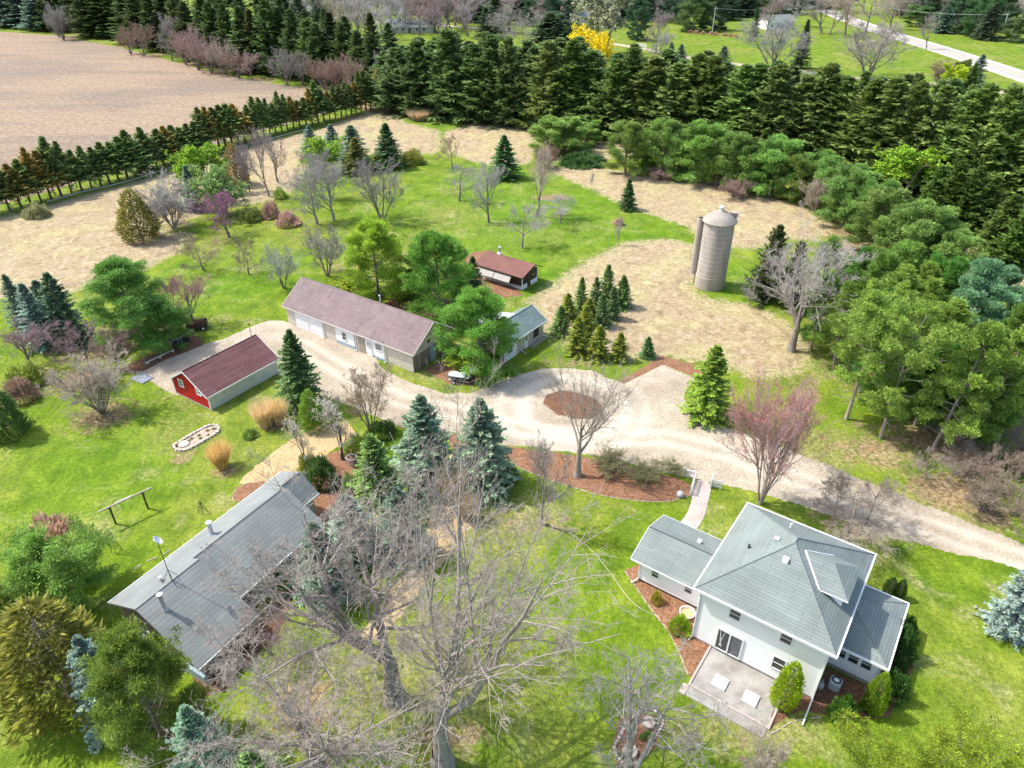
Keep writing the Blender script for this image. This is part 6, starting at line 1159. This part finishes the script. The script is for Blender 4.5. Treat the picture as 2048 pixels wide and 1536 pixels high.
# long beam on two posts
a0 = G(231.9, 1047.6); a1 = G(296.2, 1017); az_ = math.atan2(a1[1] - a0[1], a1[0] - a0[0]); Lb = np.hypot(*(a1 - a0)[:2])
ls = empty("clothesline_frame", tuple(a0), az_, "long pale beam across two dark posts standing on the left lawn", "post frame")
for x_ in (0, Lb): MB().box((x_ - .07, -.07, -.1), (x_ + .07, .07, 1.95)).build("post", M['dark_wood'], ls); MB().box((x_ - .1, -.25, 1.78), (x_ + .1, .25, 1.88)).build("bracket", M['dark_wood'], ls)
MB().box((-.9, -.07, 1.96), (Lb + .85, .07, 2.06)).build("beam", M['wood'], ls); MB().box((.5, .07, 2.0), (2.0, .13, 2.09)).build("splice_board", M['soffit'], ls)
def obelisk(px, py, h, r, lab):
    o = empty("garden_obelisk", at(px, py), .4, lab, "trellis")
    for k in range(4): a = k * math.pi / 2; MB().bar((r * math.cos(a), r * math.sin(a), 0), (.05 * math.cos(a), .05 * math.sin(a), h), .022, 5).build("leg", M['dark_metal'], o)
    for f in (.25, .5, .75):
        rr = r * (1 - f) + .05 * f; m = MB()
        for k in range(4): a = k * math.pi / 2; b = a + math.pi / 2; m.bar((rr * math.cos(a), rr * math.sin(a), h * f), (rr * math.cos(b), rr * math.sin(b), h * f), .014, 4)
        m.build("ring", M['dark_metal'], o)
obelisk(234, 1103, 2.6, .42, "tall thin black wire obelisk on the lawn left of the grey roof"); obelisk(406, 1024, 1.3, .4, "short black wire obelisk on the lawn above the grey roof")
# stone rings
def curve_px(pts, n=3, closed=True):
    P_ = wp(pts)
    if closed: P_ = smooth_poly(P_, n)
    else:
        for _ in range(n): P_ = np.concatenate([P_[:1], np.stack([P_[:-1] * .75 + P_[1:] * .25, P_[:-1] * .25 + P_[1:] * .75], 1).reshape(-1, 2), P_[-1:]])
    return P_
def stone_line(name, pts, lab, cat, sw_=.16, sl__=.3, h=.12, closed=False, mat='pinkstone', jit=.2):
    P_ = curve_px(pts, 3, closed); P_ = np.vstack([P_, P_[:1]]) if closed else P_
    sg = np.linalg.norm(np.diff(P_, axis=0), axis=1); cu = np.r_[0, np.cumsum(sg)]; n = int(cu[-1] / sl__); m = MB(); r = random.Random(len(pts))
    for k in range(n):
        d_ = cu[-1] * (k + .5) / n; x = np.interp(d_, cu, P_[:, 0]); y = np.interp(d_, cu, P_[:, 1]); x2 = np.interp(d_ + .05, cu, P_[:, 0]); y2 = np.interp(d_ + .05, cu, P_[:, 1]); x1 = np.interp(d_ - .05, cu, P_[:, 0]); y1 = np.interp(d_ - .05, cu, P_[:, 1])
        a = math.atan2(y2 - y1, x2 - x1) + r.uniform(-jit, jit); L_ = sl__ * r.uniform(.4, .5); W_ = sw_ * r.uniform(.42, .58); hh_ = h * r.uniform(.8, 1.2); c, s_ = math.cos(a), math.sin(a)
        cs = [(x + u * c - v * s_, y + u * s_ + v * c) for u, v in ((-L_, -W_), (L_, -W_), (L_, W_), (-L_, W_))]; ct = [(x + .85 * (u * c - v * s_), y + .85 * (u * s_ + v * c)) for u, v in ((-L_, -W_), (L_, -W_), (L_, W_), (-L_, W_))]
        b = [(p[0], p[1], -.03) for p in cs]; tp_ = [(p[0], p[1], hh_) for p in ct]; k0 = len(m.V); m.V += b + tp_
        m.Fc += [[k0 + 4, k0 + 5, k0 + 6, k0 + 7]] + [[k0 + i, k0 + (i + 1) % 4, k0 + 4 + (i + 1) % 4, k0 + 4 + i] for i in range(4)]
    return m.build(name, M[mat], None, label=lab, cat=cat)
Z5 = lambda x, y: (330 + x * .078125, 830 + y * .078125)
ring1 = [Z5(*p) for p in [(240, 870), (230, 790), (300, 740), (560, 590), (1000, 330), (1200, 265), (1340, 290), (1395, 380), (1370, 450), (1100, 620), (700, 840), (560, 910), (350, 940)]]
stone_line("stone_edging", ring1, "long oval ring of pale stones around a small bed on the left lawn", "stone edging", .3, .42, .2, True)
grid_sheet("soil_bed", ring1, .02, mulch("pale_soil", (.26, .19, .14), (.42, .33, .26), (.5, .42, .34)), .05, .2, soft=.4, label="pale soil inside the long oval stone ring", ragged=.05, base=.03)
m = MB().lathe([(.5, 0), (.55, .12), (.52, .2)], 16); o = m.build("flat_stone", M['pinkstone'], None, label="flat round stone inside the long oval stone ring", cat="stone"); o.location = at(368, 890)
for i, (x, y) in enumerate([(383, 879), (398, 872), (401, 878), (415, 863), (427, 859), (418, 872), (376, 884), (355, 893)]):
    T("yew", x, y, y - 4, 10, "small green perennial tuft inside the oval stone ring", "perennial", (.16, .2, .05), mode='c', cat="plant", group="perennial tufts in the oval stone ring")
Z3 = lambda x, y: (1180 + x * .10158, 1380 + y * .10158)
ring2 = [Z3(*p) for p in [(560, 980), (600, 860), (750, 640), (900, 480), (1080, 390), (1250, 400), (1400, 520), (1440, 680), (1330, 850), (1220, 1000), (1190, 1150), (1060, 1340), (900, 1480), (760, 1500), (620, 1430), (500, 1290), (470, 1120)]]
stone_line("stone_edging", ring2, "teardrop ring of pink stones around the gnarled tree bed", "stone edging", .2, .26, .16, True)
for (x, y), r_, lab in ((Z3(1150, 640), .44, "cut log seat at the upper end of the teardrop stone ring"), (Z3(775, 1200), .5, "cracked round log seat at the lower end of the teardrop stone ring")):
    s_ = empty("log_seat", at(x, y + 5), .4, lab, "log"); MB().lathe([(r_ * .98, 0), (r_, .1), (r_ * .97, .36)], 22).build("side", M['wood'], s_); MB().lathe([(r_ * .95, .362), (r_ * .93, .375)], 22).build("cut_face", M['stump'], s_)
for x, y in (Z3(1150, 900), Z3(1050, 960), Z3(850, 780), Z3(1330, 640), Z3(600, 1300)):
    T("yew", x, y, y - 9, 17, "green perennial tuft in the teardrop stone ring", "perennial", (.10, .2, .05), mode='c', cat="plant", group="perennial tufts in the teardrop ring")
for pts, lab in (([(1378, 992), (1340, 1004), (1270, 1003), (1190, 989), (1110, 965), (1040, 937), (1008, 916)], "thin pale edging along the lawn side of the long mulch bed"), ([(1248, 1140), (1300, 1217), (1345, 1272), (1377, 1352)], "thin pale edging of the mulch bed beside the house wing"), ([(1537, 1470), (1560, 1458), (1581, 1445), (1603, 1439), (1679, 1431)], "curved timber edging at the corner of the patio bed"), ([(469, 1006), (464, 990), (481, 973), (498, 966), (527, 966), (545, 957)], "rough stone edging behind the grey building"), ([(560, 945), (600, 918), (640, 893)], "edging between the golden patch and the mulch bed"), ([(1382, 832), (1366, 806), (1370, 782)], "curved edging at the corner of the parking pad"), ([(1047, 590), (1030, 597), (1000, 600), (975, 596)], "dark edging around the brown shed's mulch"), ([(262, 750), (275, 742), (292, 728)], "timber edging at the low end of the wire pen"), ([(262, 1143), (290, 1125), (330, 1108), (345, 1097)], "stone edging peeking out along the grey roof's lawn side")):
    stone_line("garden_edging", pts, lab, "garden edging", .10, .95, .06, mat='edge_stone', jit=.02)
# fire bowl, planter, ball stone
f_ = empty("fire_bowl", at(1373, 1232), 0, "round pale stoneware fire bowl with sandy bottom in the house bed", "fire bowl"); MB().lathe([(.3, 0), (.38, .1), (.62, .42), (.64, .5), (.52, .5), (.46, .36)], 28, closed=False).build("bowl", M['clay'], f_, smooth=True); MB().lathe([(.46, .33), (.4, .38)], 24).build("sand", M['ash'], f_)
p_ = empty("planter_tub", at(705, 930), 0, "tall galvanised grey planter tub with dark soil in the mulch bed", "planter"); MB().lathe([(.42, 0), (.40, .2), (.42, .75), (.5, .88), (.55, .92), (.55, 1.0), (.46, 1.0), (.44, .86)], 26, closed=False).build("tub", M['metal'], p_, smooth=True); MB().lathe([(.44, .85), (.4, .9)], 22).build("soil", M['dark_mulch'], p_)
o = MB().lathe([(.05, 0), (.26, .04), (.36, .22), (.34, .42), (.2, .56), (.02, .6)], 18).build("stone_ball", M['grey_box'], None, smooth=True, label="round grey stone ball at the gate end of the long mulch bed", cat="stone"); o.location = at(1360, 993)
# white pickets at the path entrance
def pickets(name, pa, pb, lab, h=1.0):
    a = G(*pa); b = G(*pb); L_ = float(np.hypot(*(b - a)[:2])); r = empty(name, (a[0], a[1], 0), math.atan2(b[1] - a[1], b[0] - a[0]), lab, "picket fence")
    for x_ in (0, L_): MB().box((x_ - .06, -.06, 0), (x_ + .06, .06, h + .12)).build("post", M['trim'], r)
    for z_ in (.25, h - .12): MB().box((.06, -.03, z_), (L_ - .06, .03, z_ + .08)).build("rail", M['trim'], r)
    n = max(2, int(L_ / .17))
    for k in range(n): x_ = .1 + (L_ - .2) * (k + .5) / n; MB().box((x_ - .03, -.052, .1), (x_ + .03, -.032, h + .04)).build("picket", M['trim'], r)
pickets("picket_fence", (1380, 990), (1389, 962), "white picket panel running along the left side of the path"); pickets("picket_fence", (1387, 958), (1366, 952), "white picket panel along the drive, left of the path", .95)
pickets("picket_fence", (1421, 974), (1440, 978), "white picket panel along the drive, right of the path"); pickets("picket_fence", (1420, 977), (1424, 966), "short white picket return beside the right panel")
# wire pen
def wire_fence(pa, pb, h, step, lab):
    a = G(*pa); b = G(*pb); L_ = float(np.hypot(*(b - a)[:2])); r = empty("wire_fence", (a[0], a[1], 0), math.atan2(b[1] - a[1], b[0] - a[0]), lab, "wire fence"); n = max(1, round(L_ / step))
    for k in range(n + 1): MB().bar((L_ * k / n, 0, 0), (L_ * k / n, 0, h), .035, 6).build("post", M['metal'], r)
    MB().bar((0, 0, h), (L_, 0, h), .025, 5).build("top_rail", M['metal'], r); m = MB()
    for k in range(int(L_ / .35)): m.bar((.35 * k, 0, .05), (.35 * k + .35, 0, h), .006, 3, cap=False).bar((.35 * k + .35, 0, .05), (.35 * k, 0, h), .006, 3, cap=False)
    m.build("wire_mesh", M['metal'], r)
wire_fence((254, 742), (392, 680), 1.3, 2.4, "long wire fence on the tree side of the pen"); wire_fence((254, 742), (262, 752), 1.3, 2.4, "short wire fence closing the low end of the pen"); wire_fence((345, 702), (366, 693), 1.3, 1.6, "wire gate panel standing inside the pen")
r_ = empty("timber_rail", at(291, 730), yaw((291, 730), (348, 703)), "pale timber rail lying on blocks in front of the pen", "timber rail"); Lr = float(np.hypot(*(G(348, 703) - G(291, 730))[:2])); MB().box((0, -.07, .2), (Lr, .07, .32)).build("beam", M['soffit'], r_)
for f in (.08, .5, .95): MB().box((Lr * f - .12, -.2, 0), (Lr * f + .12, .2, .198)).build("block", M['soffit'], r_)
for x, y, lab in ((358, 690, "black plastic bin in the pen, left one"), (372, 684, "black plastic bin in the pen, right one")):
    b_ = empty("plastic_bin", at(x, y), .5, lab, "bin"); MB().box((-.45, -.35, 0), (.45, .35, .7)).build("bin_body", M['black'], b_, bevel=.06); MB().box((-.48, -.38, .7), (.48, .38, .76)).build("lid", M['dark_metal'], b_, bevel=.03)
m = MB().box((-1.2, -.8, 0), (1.2, .8, .12)); o = m.build("tarp", simple("grey_tarp", (.2, .22, .25), .5, .3, 3, bump=.6), None, bevel=.05, label="grey tarp lying at the low end of the pen", cat="tarp"); o.location = at(284, 757); o.rotation_euler = (0, 0, -.5)
p_ = empty("marker_post", at(504, 676), 0, "thin rusty post behind the red garage", "post"); MB().bar((0, 0, 0), (0, 0, 2.1), .045, 6).build("pole", simple("rust", (.2, .07, .05), .8), p_); MB().box((-.12, -.05, 1.95), (.12, .05, 2.1)).build("bracket", M['dark_metal'], p_)
# low rail along the cedar row, hose
def cable(name, pts3, r, mat, lab, cat, n=6, parent=None):
    m = MB()
    for a, b in zip(pts3[:-1], pts3[1:]): m.bar(a, b, r, n, cap=False)
    o = m.build(name, M[mat], parent); 
    return tag(o, lab, cat) if lab else o
hp_ = curve_px([(1040, 1000), (1085, 1046), (1138, 1064), (1180, 1096), (1221, 1146), (1245, 1182), (1262, 1203), (1291, 1225), (1320, 1234), (1345, 1237)], 3, False)
cable("garden_hose", [(p[0], p[1], .05) for p in hp_], .016, 'stone', "pale garden hose snaking over the lawn to the house bed", "hose")
rl = curve_px([(96, 408), (171, 386), (256, 368), (344, 338), (450, 305), (574, 272), (610, 262)], 2, False)
lr_ = empty("low_fence", (rl[0][0], rl[0][1], 0), 0, "low pale rail fence along the foot of the cedar row", "low fence"); rl0 = rl - rl[0]
cable("rail", [(p[0], p[1], .45) for p in rl0], .07, 'soffit', None, None, 5, lr_)
for k in range(0, len(rl0), 2): MB().box((rl0[k][0] - .05, rl0[k][1] - .05, 0), (rl0[k][0] + .05, rl0[k][1] + .05, .5)).build("post", M['wood'], lr_)
# poles and wires
def pole(x, by, ty, lab):
    g0 = G(x, by); h = height_at(g0[1], ty); o = empty("utility_pole", (g0[0], g0[1], 0), .5, lab, "utility pole"); MB().bar((0, 0, 0), (0, 0, h), .2, 8, .13).build("pole", M['soffit'], o); MB().box((-1.2, -.07, h - .9), (1.2, .07, h - .7)).build("crossarm", M['wood'], o)
    for s_ in (-1.1, 0, 1.1): MB().bar((s_, 0, h - .7), (s_, 0, h - .45), .06, 6).build("insulator", M['white_plastic'], o)
    return Vector((g0[0], g0[1], h - .5))
A1 = pole(1424, 68, 14, "utility pole standing on the far lawn"); A2 = pole(1998, 82, 26, "utility pole beside the road at top right"); A3 = pole(1690, 52, 0, "utility pole among the bare trees across the road")
for a, b, lab in ((A2, A3, "power line sagging between the two roadside poles"), (A1, A3, "power line from the far lawn pole")):
    pts = [a.lerp(b, k / 14) - Vector((0, 0, 4 * 2.2 * (k / 14) * (1 - k / 14))) for k in range(15)]; cable("power_line", [tuple(p) for p in pts], .06, 'soffit', lab, "power line", 4)
# distant houses
def far_house(x, by, w_, d_, h, rise, az_, lab, wall='trim', roof='roof_grey'):
    o = empty("distant_house", at(x, by), az_, lab, "house"); walls(MB(), 0, w_, 0, d_, 0, h, ridge=(d_ / 2, h + rise * .93)).build("wall", M[wall], o); gable_roof(o, roof, -.5, w_ + .5, -.5, h - .05, d_ / 2, h + rise, d_ + .5, h - .05)
    for k in range(int(w_ // 3.5)): window(o, 2 + k * 3.5, 0, 1.1, 1.3, 1.3)
    MB().box((w_ * .5 - .5, -.06, 0), (w_ * .5 + .5, -.003, 2.1)).build("door", M['dark_wood'], o)
far_house(1136, 46, 12, 9, 3.2, 3.2, .25, "white cottage with a grey roof beside the huge budding tree", 'trim', 'roof_grey'); far_house(772, 66, 24, 12, 3, 3, -.05, "long low building with pale grey roof behind the bare trees", 'cream_siding', 'roof_grey')
far_house(1536, 60, 15, 10, 3.4, 3.2, .3, "white house half hidden by bare trees at the far lawn", 'trim', 'roof_green'); far_house(596, 34, 14, 9, 3, 2.6, .2, "pale small building among the far evergreens at top left", 'cream_siding', 'roof_grey'); far_house(905, 26, 18, 10, 3.2, 3, -.1, "distant white building on the top edge, centre left", 'trim', 'roof_mauve')
def rail_fence(x0, y0, x1, y1, lab):
    a = G(x0, y0); b = G(x1, y1); L_ = float(np.hypot(*(b - a)[:2])); o = empty("rail_fence", (a[0], a[1], 0), math.atan2(b[1] - a[1], b[0] - a[0]), lab, "rail fence"); n = max(2, int(L_ / 3))
    for k in range(n + 1): MB().box((L_ * k / n - .12, -.12, 0), (L_ * k / n + .12, .12, 1.7)).build("post", M['trim'], o)
    for z_ in (.5, 1.0, 1.45): MB().box((0, -.05, z_), (L_, .05, z_ + .2)).build("rail", M['trim'], o)
rail_fence(1062, 70, 1098, 72, "white rail fence behind the windbreak, left stretch"); rail_fence(1108, 74, 1132, 78, "white rail fence behind the windbreak, stretch nearer the yellow shrub"); rail_fence(1272, 94, 1292, 96, "short white rail fence right of the budding tree")

for i in range(44):
    x = rnd.uniform(630, 1120) if i < 34 else rnd.uniform(1240, 1500); by = rnd.uniform(26, 84) if i < 34 else rnd.uniform(18, 34); e_ = x > 960 and rnd.random() < .5
    T(rnd.choice(["spruce0", "wpine0"]) if e_ else rnd.choice(["round0", "round1", "upright0"]), x, by, by - rnd.uniform(54, 78), rnd.uniform(60, 92), ("dark evergreen" if e_ else "hazy pinkish grey bare tree") + " in the thick wood behind the windbreak", "evergreen_tree" if e_ else "bare_tree", jc((.06, .10, .05) if e_ else rnd.choice([(.44, .39, .38), (.42, .31, .31), (.40, .36, .31)])), mode='c', group="evergreens in the wood behind the windbreak" if e_ else "bare trees in the wood behind the windbreak")
